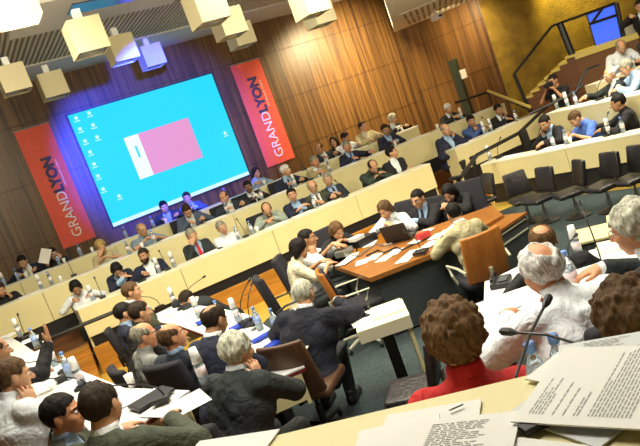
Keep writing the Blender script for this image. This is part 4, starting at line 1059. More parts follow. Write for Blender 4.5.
rowp(rA, 319.5, 149, P(lean=8, nod=16, yaw=-45, L='desk', R='desk'), S('balding', 'dark', 'suit', 'slate', 'white', skin='tan'), 'bald person in dark suit seen in profile beside the banner end, top row', 'bald man in profile')
rowp(rA, 333.5, 142, P(lean=4, nod=6, yaw=-35, L='chin', R='desk'), S('long', 'black', 'shirt', 'black', fem=True), 'person with long black hair and black top, hand by the mouth, top row', 'long-haired woman in black', back=1.1)
rowp(rA, 345.5, 138, P(lean=8, nod=18, L='desk', R='desk', yaw=30), S('short', 'black', 'shirt', 'white', skin='tan'), 'dark-haired person in white shirt bowed on the top row', 'man in white shirt on the top row')
rowp(rA, 363, 127, P(lean=-2, nod=-2, L='desk', R='desk', yaw=15), S('short', 'dark', 'suit', 'beige', 'cream', w=1.08), 'dark-haired person in beige jacket leaning back against the lit panelling', 'man in beige jacket')
rowp(rA, 393, 119, P(lean=10, nod=16, yaw=25, L='desk', R='fold'), S('fluffy', 'silver', 'suit', 'black', 'white', fem=True), 'silver-haired person in black jacket behind the raised cream desk end', 'silver-haired woman')
# beyond the aisle
rowp(rC2, 445.5, 130, P(lean=6, nod=10, yaw=-10, L='phone', R='lap'), S('balding', 'grey', 'suit', 'navy', 'ltblue', belly=True, w=1.15), 'bald person in open navy jacket and light blue shirt holding a phone', 'bald man phoning', back=.35)
rowp(rC2, 471, 121, P(lean=12, nod=16, yaw=-25, L='chin', R='fold'), S('short', 'black', 'shirt', 'blue', w=1.1, skin='tan'), 'dark-haired person in blue shirt, hand at chin, next to the man phoning', 'man in blue, hand at chin')
rowp(rC2, 498.5, 110, P(lean=8, nod=12, yaw=-15, L='cheek', R='desk'), S('short', 'black', 'suit', 'black', 'white', tie='navy', skin='tan'), 'black-haired person in dark suit resting cheek on hand below the yellow handrail', 'man below the yellow handrail')
# side wing
rowp(r1, 545, 123, P(lean=16, nod=24, R='cheek', L='reach', yaw=20), S('short', 'black', 'suit', 'black', 'ltblue'), 'black-haired person in dark suit reading, face on hand, behind the leather chairs', 'reader with face on hand', turn=-20)
rowp(r1, 575.5, 119, P(lean=18, nod=36, L='desk', R='write'), S('short', 'brown', 'short', 'brightblue', w=1.05), 'brown-haired person in bright blue shirt looking down behind the leather chairs', 'man in bright blue shirt', turn=-35)
rowp(r1, 618, 103, P(lean=8, nod=6, L='desk', R='reach'), S('fringe', 'black', 'suit', 'black', 'black', w=1.05, skin='tan'), 'black-haired person in black suit in profile at the side wing desk', 'man in black in profile', turn=-60)
rowp(r2, 610, 75, P(lean=-6, nod=6, L='lap', R='desk', yaw=10), S('balding', 'white', 'suit', 'charcoal', 'white'), 'bald person in dark jacket leaning back on the second side row', 'bald man leaning back', turn=-25)
rowp(r2, 626.5, 68, P(lean=10, nod=22, L='desk', R='fold'), S('short', 'grey', 'shirt', 'ltblue', w=1.1), 'grey-haired person in light blue shirt bent forward on the second side row', 'man in light blue shirt', turn=-35)
rowp(r3, 621, 47, P(lean=16, nod=38, L='desk', R='desk'), S('balding', 'grey', 'shirt', 'white', w=1.1), 'bald person in white shirt reading on the third side row', 'bald reader in white shirt', turn=-10)
person(640, 6, ('y', 12.9), (-.6, -.8), P(lean=10, nod=18, L='desk', R='desk'), S('short', 'black', 'suit', 'black', 'white'), 'person in black cut by the frame behind the tall greyish desk', 'man at the tall desk', desk_z=2.25)
person(553, 81, ('y', 13.1), (-.85, -.5), P(stand=True, lean=4, nod=6, L='camera', R='camera'), S('fringe', 'black', 'tee', 'black', legs='charcoal', skin='tan'), 'standing person in black t-shirt photographing at the foot of the stairs', 'photographer in black', zmin=0)
b = MB(); hp = at_y(549.5, 84.5, 12.98); rz = math.atan2(.85, -.5)
o = thing('camera', 'black camera held up by the photographer at the stairs', 'camera', hp, rz)
b.box((0, 0, 0), (.14, .07, .10), bev=.012); b.build('camera_body', M_BLKPL, o)
b = MB(); b.tube([(0, .03, 0), (0, .15, 0)], .04, 12); b.build('lens', M_BLKPL, o)
# staff round the wooden table
person(308, 239, ('y', 8.25), (.92, -.15), P(lean=12, nod=4, yaw=-6, L='desk', R='cheek', dz=.75), S('short', 'black', 'shirt', 'white', skin='tan'), 'dark-haired person in white shirt, chin on hand, at the table corner', 'young man in white shirt', zmin=0)
person(299.5, 249, ('y', 7.55), (.95, .22), P(lean=16, nod=18, L='desk', R='desk', dz=.75), S('bob', 'black', 'short', 'cream', fem=True), 'black-haired person in cream top on the orange-backed chair by the white-shirted young man', 'woman in cream top', zmin=0)
person(337, 231, ('y', 8.55), (.35, -.9), P(lean=30, nod=30, L='fold', R='desk', dz=.78), S('bob', 'chestnut', 'short', 'black', fem=True), 'brown-haired person in black top leaning over the far side of the staff table', 'woman in black top', zmin=0)
person(385, 210, ('y', 8.65), (-.62, -.78), P(lean=20, nod=24, L='desk', R='fold', dz=.76), S('bob', 'brown', 'shirt', 'white', fem=True, pat=True), 'brown-haired person in white patterned blouse reading at the staff table', 'woman in patterned blouse', zmin=0)
person(418, 199, ('y', 8.9), (-.72, -.7), P(lean=6, nod=12, L='fold', R='desk', dz=.76), S('short', 'black', 'suit', 'black', 'ltblue', tie='slate', glasses=True, w=1.08), 'person with glasses, black suit and tie behind the open laptop', 'man with glasses and tie', zmin=0)
person(449, 193, ('y', 8.75), (-.6, -.8), P(lean=26, nod=36, L='fold', R='write', dz=.76), S('long', 'black', 'suit', 'black', 'black', fem=True), 'long-haired person in black bent over the far corner of the staff table', 'bent woman in black', zmin=0)
person(454, 214, ('y', 6.75), (-.22, .97), P(lean=14, nod=20, L='desk', R='desk', dz=.75), S('short', 'black', 'suit', 'beige', 'white', fem=True, w=1.05), 'dark-haired person in beige jacket seen from behind on the orange-backed chair', 'woman in beige jacket', zmin=0, scale=1.0)
# inner ring, left
person(132, 292, ('z', 0.02), (.93, .30), P(lean=14, nod=8, L='chin', R='chin', yaw=-10, dz=.75), S('short', 'brown', 'suit', 'olive', 'white', w=1.1), 'brown-haired person in olive jacket with clasped hands at mouth, end of the ring', 'man with clasped hands')
person(125, 313, ('y', 7.55), (.90, .40), P(lean=4, nod=4, L='desk', R='desk', dz=.75), S('short', 'black', 'suit', 'navy', 'ltblue'), 'black-haired person in navy suit in profile beside the empty black chair', 'black-haired man in profile')
person(140.5, 313, ('y', 6.9), (.85, .53), P(lean=20, nod=10, L='desk', R='desk', dz=.65), S('short', 'dark', 'suit', 'black', 'charcoal', w=.95), 'dark-haired person in black seen from behind, leaning in to the desk', 'man in black leaning in', zmin=0)
person(145, 336, ('y', 5.9), (.85, .5), P(lean=2, nod=8, yaw=-12, L='lap', R='lap'), S('balding', 'grey', 'shirt', 'grey', w=1.05, skin='red'), 'bald person in grey pullover seated close beside another bald man', 'bald man in grey pullover', zmin=0)
R1 = person(173, 337, ('y', 5.55), (.50, .86), P(lean=-6, nod=-4, yaw=-34, L='lap', R='lap'), S('balding', 'brown', 'suit', 'slate', 'ltblue', w=1.12, skin='red'), 'bald person in dark slate suit leaning back, ear and cheek in view', 'bald man in slate suit on the ring', zmin=0)
person(215, 321, ('y', 5.05), (.62, .78), P(lean=15, nod=26, L='desk', R='fold', dz=.75), S('tuft', 'dark', 'suit', 'navy', 'white', skin='tan'), 'balding person bowed over the desk behind the silver-haired man', 'bowed balding man', zmin=0)
R2 = person(238, 351, ('z', -.02), (.58, .82), P(lean=22, nod=16, yaw=-14, L='desk', R='cheek', dz=.78), S('fluffy', 'silver', 'suit', 'charcoal', 'white', w=1.2), 'silver-haired person in charcoal suit resting cheek on hand, back to us', 'silver-haired man in charcoal')
R3 = person(304, 294, ('y', 5.6), (.38, .92), P(lean=20, nod=16, L='desk', R='reach', dz=.76, side=8), S('short', 'silver', 'suit', 'deepnavy', 'white', w=1.2), 'grey-haired person in navy suit on the brown-shelled chair in the centre', 'grey-haired man in navy', zmin=0)
person(187.5, 300, ('y', 8.85), (-.85, -.5), P(lean=44, nod=40, L='fold', R='fold', dz=.75), S('fringe', 'dark', 'suit', 'charcoal', 'white', skin='tan'), 'dark-haired person bent low across the far side of the inner ring desk', 'person bent low', zmin=0)
# outer ring, left
person(14, 377, ('z', .33), (.60, .80), P(lean=18, nod=14, yaw=-18, R='cheek', L='desk', dz=.78), S('short', 'brown', 'short', 'white', w=1.2), 'brown-haired person in short-sleeved white shirt, cheek on hand, at the frame edge', 'man in white short sleeves')
person(-4, 352, ('y', 5.3), (.75, .65), P(lean=16, nod=10, R='raise', L='desk', dz=.78), S('balding', 'brown', 'suit', 'black', 'white', skin='tan'), 'person in black sleeve raising an open hand, mostly outside the frame', 'man raising a hand', zmin=.35)
person(64, 415, ('y', 3.7), (1, .05), P(lean=8, nod=4, L='lap', R='lap'), S('short', 'black', 'suit', 'olivegrey', 'ltblue', skin='red', w=1.05), 'black-haired person with ruddy profile in olive-grey jacket, low in the picture', 'ruddy man in profile', zmin=.35)
person(102, 407, ('y', 3.2), (.22, .97), P(lean=10, nod=12, L='desk', R='desk', dz=.75), S('thin', 'dark', 'suit', 'olivegrey', 'white', w=1.15), 'person with thinning dark hair in olive-grey suit, back to us, low in the picture', 'man with thinning dark hair', zmin=.35)
# outer ring, right
R4 = person(456, 338, ('y', 2.35), (.24, .97), P(lean=10, nod=10, L='lap', R='lap'), S('curly', 'chestnut', 'shirt', 'red', fem=True, w=1.16), 'person with curly chestnut hair in a red jacket, seen from behind', 'woman in red', zmin=.35)
R5 = person(541, 270, ('y', 3.0), (-.16, .98), P(lean=22, nod=22, yaw=8, L='desk', R='desk', dz=.75), S('wispy', 'white', 'shirt', 'white', w=1.24, skin='red'), 'silver-haired person with thinning crown in white shirt, back to us', 'silver-haired man in white shirt', zmin=.35)
person(543.5, 243, ('y', 4.45), (.06, 1), P(lean=18, nod=16, L='desk', R='desk', dz=.75), S('tuft', 'chestnut', 'suit', 'black', 'white', skin='red', w=1.1), 'balding auburn-haired person in black in front of the white-shirted man', 'auburn-haired man in black', zmin=0)
person(634, 228, ('y', 3.0), (-.66, .75), P(lean=10, nod=10, L='desk', R='desk', dz=.75), S('fluffy', 'silver', 'suit', 'charcoal', 'white', glasses=True, w=1.15, skin='red'), 'silver-haired person with glasses in dark suit at the right frame edge', 'silver-haired man with glasses', zmin=.35)
person(630, 322, ('y', 2.05), (-.05, 1), P(lean=6, nod=8, L='lap', R='lap'), S('curly', 'brown', 'shirt', 'brown', fem=True), 'person with curly brown hair behind the tall sheet of paper', 'curly brown-haired woman', zmin=.35)
# ------------------------------------------------------------------ chairs of seated people
def seat_for(short, style, label, group=None, dx=0, dy=-.02, dz=0, rot=0):
    for p in PEOPLE:
        if p[2] == short:
            b, rz = p[3], p[4]; v = Vector((dx*math.cos(rz)-dy*math.sin(rz), dx*math.sin(rz)+dy*math.cos(rz), 0))
            return chair(style, (b.x+v.x, b.y+v.y, b.z+dz), rz+rot, label, group)
    print('no person', short)
G = 'black fabric office chairs'
seat_for('bald man in slate suit on the ring', 'fabric', 'black chair under the bald man in dark slate suit', G)
seat_for('bald man in grey pullover', 'fabric', 'black chair under the bald man in grey pullover', G)
c = at_z(150, 385, 0); chair('fabric', (c.x, c.y, .01), math.atan2(-.93, .25), 'empty black office chair on the wooden floor behind the bald men', G).scale = (.86, .86, .86)
seat_for('silver-haired man in charcoal', 'fabric', 'black chair under the silver-haired man in charcoal suit', G, dy=-.06)
seat_for('grey-haired man in navy', 'brown', 'brown-shelled chair under the grey-haired man in navy', None, dy=-.16, dx=.05, rot=-.05)
seat_for('silver-haired man in white shirt', 'fabric', 'black chair under the silver-haired man in white shirt', G, dy=-.05)
seat_for('auburn-haired man in black', 'fabric', 'black chair under the auburn-haired man', G)
seat_for('man with glasses and tie', 'fabric', 'black chair under the man with glasses and tie', G, dy=-.05)
seat_for('woman in patterned blouse', 'fabric', 'black chair under the woman in patterned blouse', G, dy=-.08)
seat_for('woman in black top', 'fabric', 'black chair under the woman in black at the staff table', G, dx=-.05, dy=-.08)
seat_for('bent woman in black', 'fabric', 'black chair under the long-haired woman at the staff table corner', G, dy=-.06)
seat_for('woman in beige jacket', 'wood', 'orange-backed wooden chair under the woman in beige jacket', 'orange-backed wooden chairs', dx=-.06, dy=-.12, rot=-.05)
chair('wood', (.06, 6.98, .01), -PI/2+.1, 'orange-backed wooden chair pushed in at the near-left corner of the staff table', 'orange-backed wooden chairs')
seat_for('woman in cream top', 'fabric', 'black chair under the woman in cream top', G, dx=-.06, dy=-.08)
seat_for('young man in white shirt', 'fabric', 'black chair under the young man in white shirt at the staff table', G, dx=-.0, dy=-.06)
c = at_z(388, 398, 0.0); chair('leather', (.27, 4.66, .01), math.atan2(.95, .3), 'empty black chair near the small cream desk in the centre', G).scale = (.85, .85, .78)
for s, st, lb in (('bald man in slate suit', 'fabric', 'dark chair of the bald man in slate suit under the screen'), ('writing man in blue-grey suit', 'fabric', 'dark chair of the man writing under the screen'),
                  ('man in black suit by the screen corner', 'fabric', 'dark chair of the man in black suit by the screen corner'), ('white-haired man in navy', 'fabric', 'dark chair of the white-haired man in navy'),
                  ('man in black in profile', 'leather', 'black leather chair of the man in profile at the side wing'), ('bald man leaning back', 'fabric', 'dark chair of the bald man leaning back on the side row'),
                  ('balding man in grey-green shirt', 'fabric', 'dark chair of the man in grey-green shirt'), ('man by the raised cream desk end', 'fabric', 'dark chair of the man by the raised cream desk end')):
    seat_for(s, st, lb, 'chairs in the tiers', dx=.10, dy=-.05)
# ------------------------------------------------------------------ bottles, cups, microphones, papers
row_items(rA, [('bc', 6, 285), ('b', 20, 279), ('c', 27, 277), ('b', 60, 263), ('c', 65, 263), ('b', 81, 255), ('c', 93, 252), ('b', 126, 238), ('b', 150, 227), ('c', 166, 223),
               ('b', 209, 201), ('c', 242, 188), ('c', 354, 143), ('p', 40, 272), ('p', 118, 240), ('p', 275, 180), ('p', 372, 138), ('p', 330, 156), ('m', 305, 170)])
row_items(rB, [('bc', 41, 287), ('b', 51, 283), ('c', 60, 280), ('b', 130, 254), ('c', 143, 248), ('b', 155, 243), ('b', 223, 214), ('b', 259, 200), ('bc', 296, 187), ('b', 325.5, 173), ('c', 389.6, 147),
               ('bc', 457, 120), ('c', 436, 129), ('p', 30, 293), ('p', 110, 262), ('p', 170, 237), ('p', 215, 219), ('p', 240, 208), ('p', 275, 194), ('p', 340, 167), ('p', 370, 155), ('p', 410, 139), ('p', 480, 112),
               ('m', 68, 272), ('m', 372, 152), ('m', 300, 182)])
row_items(rC, [('bc', 94, 301), ('bc', 160, 273), ('bc', 175, 267), ('b', 239, 240), ('b', 251, 234), ('c', 257, 232), ('b', 316, 208), ('p', 88, 307), ('p', 135, 285), ('p', 150, 279), ('p', 212, 252), ('p', 228, 245),
               ('p', 275, 225), ('p', 300, 214), ('p', 325, 204), ('p', 380, 180), ('m', 103, 298), ('m', 168, 270), ('m', 246, 237), ('m', 345, 197)])
row_items(rC2, [('bc', 479, 135), ('bc', 492, 131), ('b', 517, 121), ('bc', 528, 114), ('p', 505, 126), ('p', 470, 142), ('p', 487, 134), ('m', 486, 132)])
row_items(r1, [('bc', 494, 158), ('b', 561, 143), ('b', 571, 142), ('bc', 612, 134), ('b', 628, 130), ('c', 575, 141), ('p', 515, 154), ('p', 560, 144), ('p', 590, 139), ('m', 500, 158), ('m', 545, 147), ('m', 618, 130)])
row_items(r2, [('bc', 559.7, 108), ('bc', 572, 105), ('b', 577, 105), ('p', 585, 103), ('p', 632, 93), ('m', 600, 100)])
row_items(r3, [('b', 634, 68), ('p', 620, 74)])
# white sheet held up on the top row
pp = at_plane(45, 256, rA.p0-rA.n*.30, rA.n)
b = MB(); b.box((0, 0, 0), (.21, .004, .29), 0); hs = b.build('paper', M_PAPER, None, pp, math.atan2(rA.d.y, rA.d.x)+.5); hs.rotation_euler = (.3, .5, hs.rotation_euler.z)
tag(hs, 'white sheet held up by the man in black on the top row', 'paper')
# inner ring desk, left
def on(px, py, z): v = at_z(px, py, z); return Vector((v.x, v.y, z+.001))
def cupped(px, py, z, who): bottle(on(px, py, z), who, True, 'w', 1.15)
D = .75
for px, py, cp, w in ((176, 306, 1, 'far end of the inner ring desk'), (200, 318, 1, 'person bent low over the ring desk'), (239, 322, 1, 'middle of the inner ring desk')): cupped(px, py, D, w)
for px, py, w in ((222, 321, 'plain bottle left of the middle cup on the inner ring'), (261, 330, 'bottle right of the middle cup on the inner ring'), (279, 333, 'bottle closest to the back of the man in navy')):
    bottle(on(px, py, D), '', False, 'b', 1.15, own='small water bottle, ' + w)
rnd = random.Random(3)
SH = [(200, 322, .3), (225, 333, .25), (215, 325, .5), (245, 338, .2), (255, 350, .1), (290, 350, .4), (280, 360, .2), (190, 313, .6), (172, 312, .4), (300, 345, .3)]
for i, (px, py, rz) in enumerate(SH):
    wh = ['by the cup bottle', 'before the bowed balding man', 'near the person bent low', 'beside the blue tray', 'under the elbow of the silver-haired man', 'near the back of the man in navy', 'next to the cheek-resting man', 'near the far bottles', 'at the far end', 'close to the last bottle'][i]
    sheet(px, py, D+.0012*i, .21, .30, rz-.6, 'white sheet on the inner ring desk ' + wh, M_PAPER if i % 3 else M_PAPER2)
def tray(px, py, z, w, l, rz, label, m=M_BLUE, name='folder', th=.025):
    v = on(px, py, z+.012); b = MB(); b.box((0, 0, th/2), (w, l, th), bev=.004); return tag(b.build(name, m, None, v, rz), label, name)
tray(210, 319, D, .12, .34, -1.2, 'dark blue folder on the inner ring desk near the first bottles')
tray(243, 325, D, .12, .30, -1.1, 'blue folder under the middle microphones on the inner ring desk')
tray(268, 335, D, .08, .36, -1.0, 'narrow blue folder on the ring desk before the last bottle')
tray(281, 341, D, .12, .32, -.9, 'blue folder touching the back of the man in navy')
mic(on(246, 323, D+.04), 2.2, '', .42, 'tall thin microphone beside the middle cup bottle on the inner ring')
mic(on(254, 325, D+.04), 2.6, '', .40, 'second tall microphone on the blue folder of the inner ring')
mic(on(160, 308, D), -.4, '', .40, 'long-necked microphone before the man with clasped hands', lean=1.4)
mic(on(183, 309, D), 1.4, '', .35, 'bent microphone at the far end of the inner ring', lean=1.3)
# outer ring desk, left
D2 = 1.10
cupped(56, 366, D2, 'man in white short sleeves'); cupped(84, 388, D2, 'ruddy man in profile'); cupped(207, 386, D2, 'bald man in slate'); cupped(21, 337, D2, 'man raising a hand')
bottle(on(72, 379, D2), '', False, 'b', 1.2, own='small water bottle between two cup-topped bottles on the left outer ring')
bottle(on(38, 348, D2), '', False, 'b', 1.2, own='small water bottle beside the raised hand')
k = link('plastic_cup', bottle_meshes()[5], None, on(133, 387, D2)); k.scale = (1.25,)*3; tag(k, 'white plastic cup standing on the desk by the man with thinning hair', 'cup')
OS = [(40, 352), (52, 372), (66, 385), (58, 380), (88, 400), (78, 396), (120, 402), (165, 408), (190, 402), (30, 340), (10, 335), (150, 398), (70, 400)]
WN_ = ['near the raised hand', 'before the white-sleeved man', 'below the small bottle', 'by the long microphone', 'in front of the ruddy man', 'under the pen', 'beside the standing white cup', 'with a ruled line by the black tablet', 'nearest the silver-haired man', 'at the far end', 'cut by the frame', 'under the black tablet', 'touching the ruddy profile']
for i, ((px, py), w) in enumerate(zip(OS, WN_)):
    sheet(px, py, D2+.0012*i, .22, .31, rnd.uniform(.2, 1.0), 'white sheet on the outer ring desk ' + w, M_PAPER if i % 4 else M_PAPB)
tray(152, 400, D2, .20, .28, -.9, 'black tablet case on the outer ring desk', M_BLKPL, 'tablet')
b = MB(); b.tube([(0, 0, 0), (.10, .10, 0)], .005, 6); tag(b.build('pen', M_BLKPL, None, on(85, 396, D2+.03)), 'black pen on the sheet in front of the ruddy man', 'pen')
tray(65, 378, D2+.01, .16, .12, .6, 'dark gadget on the desk before the white-sleeved man', M_BLKPL, 'handset', .03)
mic(on(84, 389, D2), -1.5, '', .22, 'long black microphone stretching across the outer ring papers', lean=1.8)
mic(on(66, 372, D2), -1.5, '', .24, 'black microphone beside the small bottle on the outer ring', lean=1.6)
mic(on(162, 401, D2+.03), -1.6, '', .24, 'black microphone reaching over from the tablet case', lean=1.6)
mic(on(27, 338, D2), .6, '', .36, 'upright microphone at the far end of the left outer ring', lean=.3)
# staff table
T = .75
ST_ = [(362, 262, .9), (374, 257, .5), (385, 258, .4), (395, 252, .5), (405, 259, .5), (412, 253, .5), (352, 256, .8), (430, 244, .3), (437, 236, .4), (446, 232, .5), (425, 232, .4), (400, 234, .6), (345, 262, .4), (370, 244, .7), (455, 226, .5), (418, 240, .2)]
WT = ['at the near-left corner', 'nearest the laptop sleeve', 'in the middle of the near edge', 'behind the middle sheets', 'near the gooseneck base', 'next to the gooseneck microphone', 'beside the woman in cream', 'right of the red box', 'before the long-haired woman', 'under her writing hand', 'before the man with glasses', 'under the laptop', 'at the left edge', 'before the woman in black top', 'at the far right', 'left of the red box']
for i, ((px, py, rz), w) in enumerate(zip(ST_, WT)):
    sheet(px, py, T+.0012*i, .16, .24, rz-1.1, 'white sheet on the staff table ' + w, M_PAPER if i % 3 else M_PAPB)
tray(443, 248, T+.006, .24, .17, .5, 'bright blue folder on the staff table before the woman in beige', M_BLUE, 'folder', .008)
tray(424, 238, T+.006, .16, .10, .5, 'red box on the staff table beside the laptop', M_RED, 'box', .07)
tray(345, 255, T+.006, .22, .16, .9, 'grey case on the staff table near the woman in cream', M_METAL, 'case', .08)
tray(336, 249, T+.006, .28, .20, .8, 'black bag lying on the staff table in front of the young man', M_BLKPL, 'bag', .07)
tray(364, 244, T+.006, .34, .24, .6, 'dark equipment box with cables on the staff table', M_BLKPL, 'equipment_box', .10)
tray(357, 240, T+.11, .18, .14, .6, 'white device on top of the dark equipment box', M_PAPB, 'device', .05)
lp = thing('laptop', 'dark laptop open before the man with glasses', 'laptop', on(402, 238, T+.02), math.radians(150))
b = MB(); b.box((0, 0, .01), (.34, .24, .02), bev=.004); b.build('keyboard_base', M_BLKPL, lp)
b = MB(); b.box((0, .16, .12), (.34, .012, .24), rx=-.35, bev=.003); b.build('lid', M_BLKPL, lp)
b = MB(); b.box((0, .145, .12), (.31, .004, .20), rx=-.35); b.build('display', mat('laptop_display', (.02, .02, .025), .15), lp)
cb = MB(); q = [on(352+8*i, 256-3.0*i+3*math.sin(i*1.7), T+.012) for i in range(9)]; cb.tube(q, .010, 6); tag(cb.build('cable', M_METAL), 'grey cable looping across the staff table', 'cable')
cb = MB(); q = [on(366+6*i, 254-1.0*i+2*math.sin(i*2.1+1), T+.012) for i in range(9)]; cb.tube(q, .010, 6); tag(cb.build('cable', M_BLKPL), 'black cable across the staff table behind the grey one', 'cable')
mic(on(421, 253, T+.02), -.6, '', .34, 'black gooseneck microphone in front of the blue folder on the staff table', lean=.6, base=(.16, .13, .03))
# right ring desks
ph = thing('desk_phone', 'black desk telephone on the white inner desk at the right', 'telephone', on(502, 285, .75+.002), math.radians(-30)); ph.scale = (.85,)*3
b = MB(); b.box((0, 0, .03), (.19, .20, .06), bev=.012, rx=.12); b.build('base', M_BLKPL, ph)
b = MB(); b.tube([(-.06, -.09, .085), (-.065, -.07, .10), (-.065, .07, .11), (-.06, .09, .09)], [.022, .014, .014, .022], 8); b.build('handset', M_BLKPL, ph)
b = MB(); b.box((.035, -.02, .066), (.08, .10, .01), rx=.12); b.build('keypad', M_GREY, ph)
for i, (px, py, z, rz, w) in enumerate(((522, 272, .75, .3, 'beside the black telephone'), (590, 262, .75, -.5, 'before the cup bottle on the right'), (605, 253, .75, -.4, 'near the long thin microphone'), (585, 268, .75, -.3, 'on the right inner desk edge'),
                                     (495, 317, D2, .2, 'under the white sleeve'), (490, 310, D2, .4, 'folded at the white-shirted elbow'), (598, 304, D2, -.3, 'right of the white shirt'))):
    sheet(px, py, z+.0012*i, .23, .31, rz, 'white sheet on the right ring ' + w)
sheet(610, 246, .757, .22, .31, -.5, 'cream sheet on the right ring near the standing cup', M_PAPER2)
def cups(px, py, z, lab):
    k = link('plastic_cup', bottle_meshes()[4], None, on(px, py, z)); k.scale = (1.3, 1.3, 1.5); tag(k, lab, 'cup')
bottle(on(580, 258, .75), 'auburn-haired man beside his shoulder', True, 'w', 1.15)
bottle(on(577, 297, D2), '', False, 'w', 1.25, own='water bottle with blue cap by the right arm of the white-shirted man')
cups(619, 226, .63, 'white cup standing on the half-hidden drawer unit')
sheet(584, 301, D2+.02, .22, .16, .4, 'folded white card by the blue-capped bottle', M_PAPER)
mic(on(603, 268, .75), 2.9, '', .52, 'long thin black microphone before the silver-haired man with glasses', lean=.45)
mic(on(573, 262, .75), .4, '', .22, 'short black microphone beside the auburn-haired man')
# behind the ledge: two bottles and two microphones on the worktop
for px, py, y, lb in ((530, 348, 1.86, 'blue-capped clear bottle behind the ledge, nearer the woman in red'), (553.5, 340, 1.90, 'blue-capped clear bottle behind the ledge, nearer the tall sheet')):
    v = at_y(px, py, y); bottle(Vector((v.x, v.y, 1.402)), '', False, 'w', (v.z+.025-1.40)/.222*.97, own=lb)
def bigmic(tip, base, y0, y1, lab):
    a, e = at_y(*base, y0), at_y(*tip, y1); o = thing('microphone', lab, 'microphone', (a.x, a.y, 1.402), 0); e = e-Vector((a.x, a.y, 1.402)); a2 = Vector((0, 0, a.z-1.402))
    b = MB(); b.box((0, 0, .02), (.12, .14, .04), bev=.008); b.build('base', M_BLKPL, o)
    m = a2.lerp(e, .5)+Vector((0, 0, .015)); pts = [Vector((0, 0, .03)), a2, m, e]
    b = MB(); b.tube(pts, .0045, 8); b.build('gooseneck', M_BLACK, o)
    d = (e-m).normalized(); b = MB(); b.tube([e-d*.02, e, e+d*.03, e+d*.04], [.006, .013, .013, .006], 10); b.build('head', M_BLKPL, o)
bigmic((546, 303), (516, 376), 1.75, 1.95, 'black gooseneck microphone behind the ledge pointing up')
bigmic((511, 332), (588, 347), 1.72, 1.90, 'black gooseneck microphone behind the ledge leaning low sideways')
# loose papers on the ledge
LZ = 1.901
def lpaper(corners, z, label, m=M_PAPER, lines=0, th=.003, curl=0, ext=None):
    """sheet with its four corners given in the photo (order: text top-left, top-right, bottom-right, bottom-left)"""
    q = [at_z(*c, z) for c in corners]; e0 = (q[1]-q[0]); e1 = (q[3]-q[0]); ox = e0.normalized(); n = ox.cross(e1).normalized(); oy = (e1 - ox*e1.dot(ox)).normalized()
    w, l = e0.length, e1.dot(oy); c0 = q[0]
    if ext: w, l = ext
    rz = math.atan2(ox.y, ox.x); sg = -1 if Vector((-ox.y, ox.x, 0)).dot(oy) > 0 else 1
    o = thing('paper', label, 'paper', (c0.x, c0.y, z), rz)
    b = MB(); N = 10; top = []
    Zc = lambda x, y: curl*(x*x*.6+y*y)*1.0
    for k in (0, 1):
        g = [[b.bm.verts.new((w*i/N, -sg*l*j/N, Zc(i/N, j/N)+th*k)) for j in range(N+1)] for i in range(N+1)]; top.append(g)
        for i in range(N):
            for j in range(N): b.bm.faces.new((g[i][j], g[i+1][j], g[i+1][j+1], g[i][j+1]))
    g0, g1 = top; rim = [(i, 0) for i in range(N)]+[(N, j) for j in range(N)]+[(i, N) for i in range(N, 0, -1)]+[(0, j) for j in range(N, 0, -1)]
    for (a, c), (d, e) in zip(rim, rim[1:]+rim[:1]): b.bm.faces.new((g0[a][c], g0[d][e], g1[d][e], g1[a][c]))
    b.build('sheet', m, o)
    if lines:
        rn = random.Random(lines); b = MB(); y = l*.06; blk = 0
        while y < l*.94:
            short = (y < l*.32)
            x0, x1 = (w*.10, w*(.34 if rn.random() < .6 else .5)) if short and lines % 2 else (w*.10, w*.90)
            if lines % 2 == 0 and y < l*.3: x0, x1 = w*.3, w*.72
            x = x0; end = x1*(1 if rn.random() > .2 else rn.uniform(.5, .9))
            while x < end:
                ww = rn.uniform(.006, .022); zz = Zc((x+ww/2)/w, y/l)+th+.0006
                b.quad([(x, -sg*y, zz), (x+ww, -sg*y, zz), (x+ww, -sg*(y+.0022), zz), (x, -sg*(y+.0022), zz)]); x += ww+.0035
            y += .0058; blk += 1
            if rn.random() < .13 or (short and rn.random() < .3): y += .012
        b.build('printed_text', M_INK, o)
    return o
lpaper([(600, 352), (700, 372), (668, 480), (545, 430)], LZ+.002, 'lower white sheet under the large printed page', M_PAPB)
lpaper([(505, 437), (590, 447), (640, 470), (530, 470)], LZ+.003, 'white sheet sticking out below the large printed page', M_PAPER)
lpaper([(525, 380), (560, 352), (650, 370), (640, 420)], LZ+.006, 'white sheet peeking out left of the large printed page', M_PAPER)
lpaper([(559, 347), (645, 332), (660, 380), (580, 390)], LZ+.010, 'sheet with pale red print behind the large printed page', M_PAPB, lines=4)
lpaper([(511, 423), (563, 352), (690, 372), (672, 452)], LZ+.016, 'large printed page on the ledge, closest and most legible', M_PAPER, lines=5, curl=.004, ext=(.26, .36))
v = on(536, 428, LZ+.004); b = MB(); b.box((0, 0, .006), (.05, .03, .012), bev=.003); tag(b.build('mobile_phone', M_BLKPL, None, v, .2), 'black object wedged under the large printed page', 'phone')
lpaper([(388, 416), (482, 400), (470, 440), (372, 450)], LZ+.002, 'white sheet at the back of the left paper pile on the ledge', M_PAPER)
lpaper([(360, 432), (440, 414), (450, 450), (352, 468)], LZ+.005, 'white sheet on the left end of the ledge pile', M_PAPER)
lpaper([(402, 424), (510, 413), (492, 480), (396, 478)], LZ+.009, 'printed sheet topmost on the left paper pile of the ledge', M_PAPER, lines=2, ext=(.23, .32))
b = MB(); b.tube([at_z(449, 410, LZ+.012), at_z(463, 404, LZ+.012)], .0025, 8); tag(b.build('pen', M_METAL), 'grey rod drawn for the dark fold in the left paper pile', 'pen')  # thin rod added in place of a dark fold in the paper
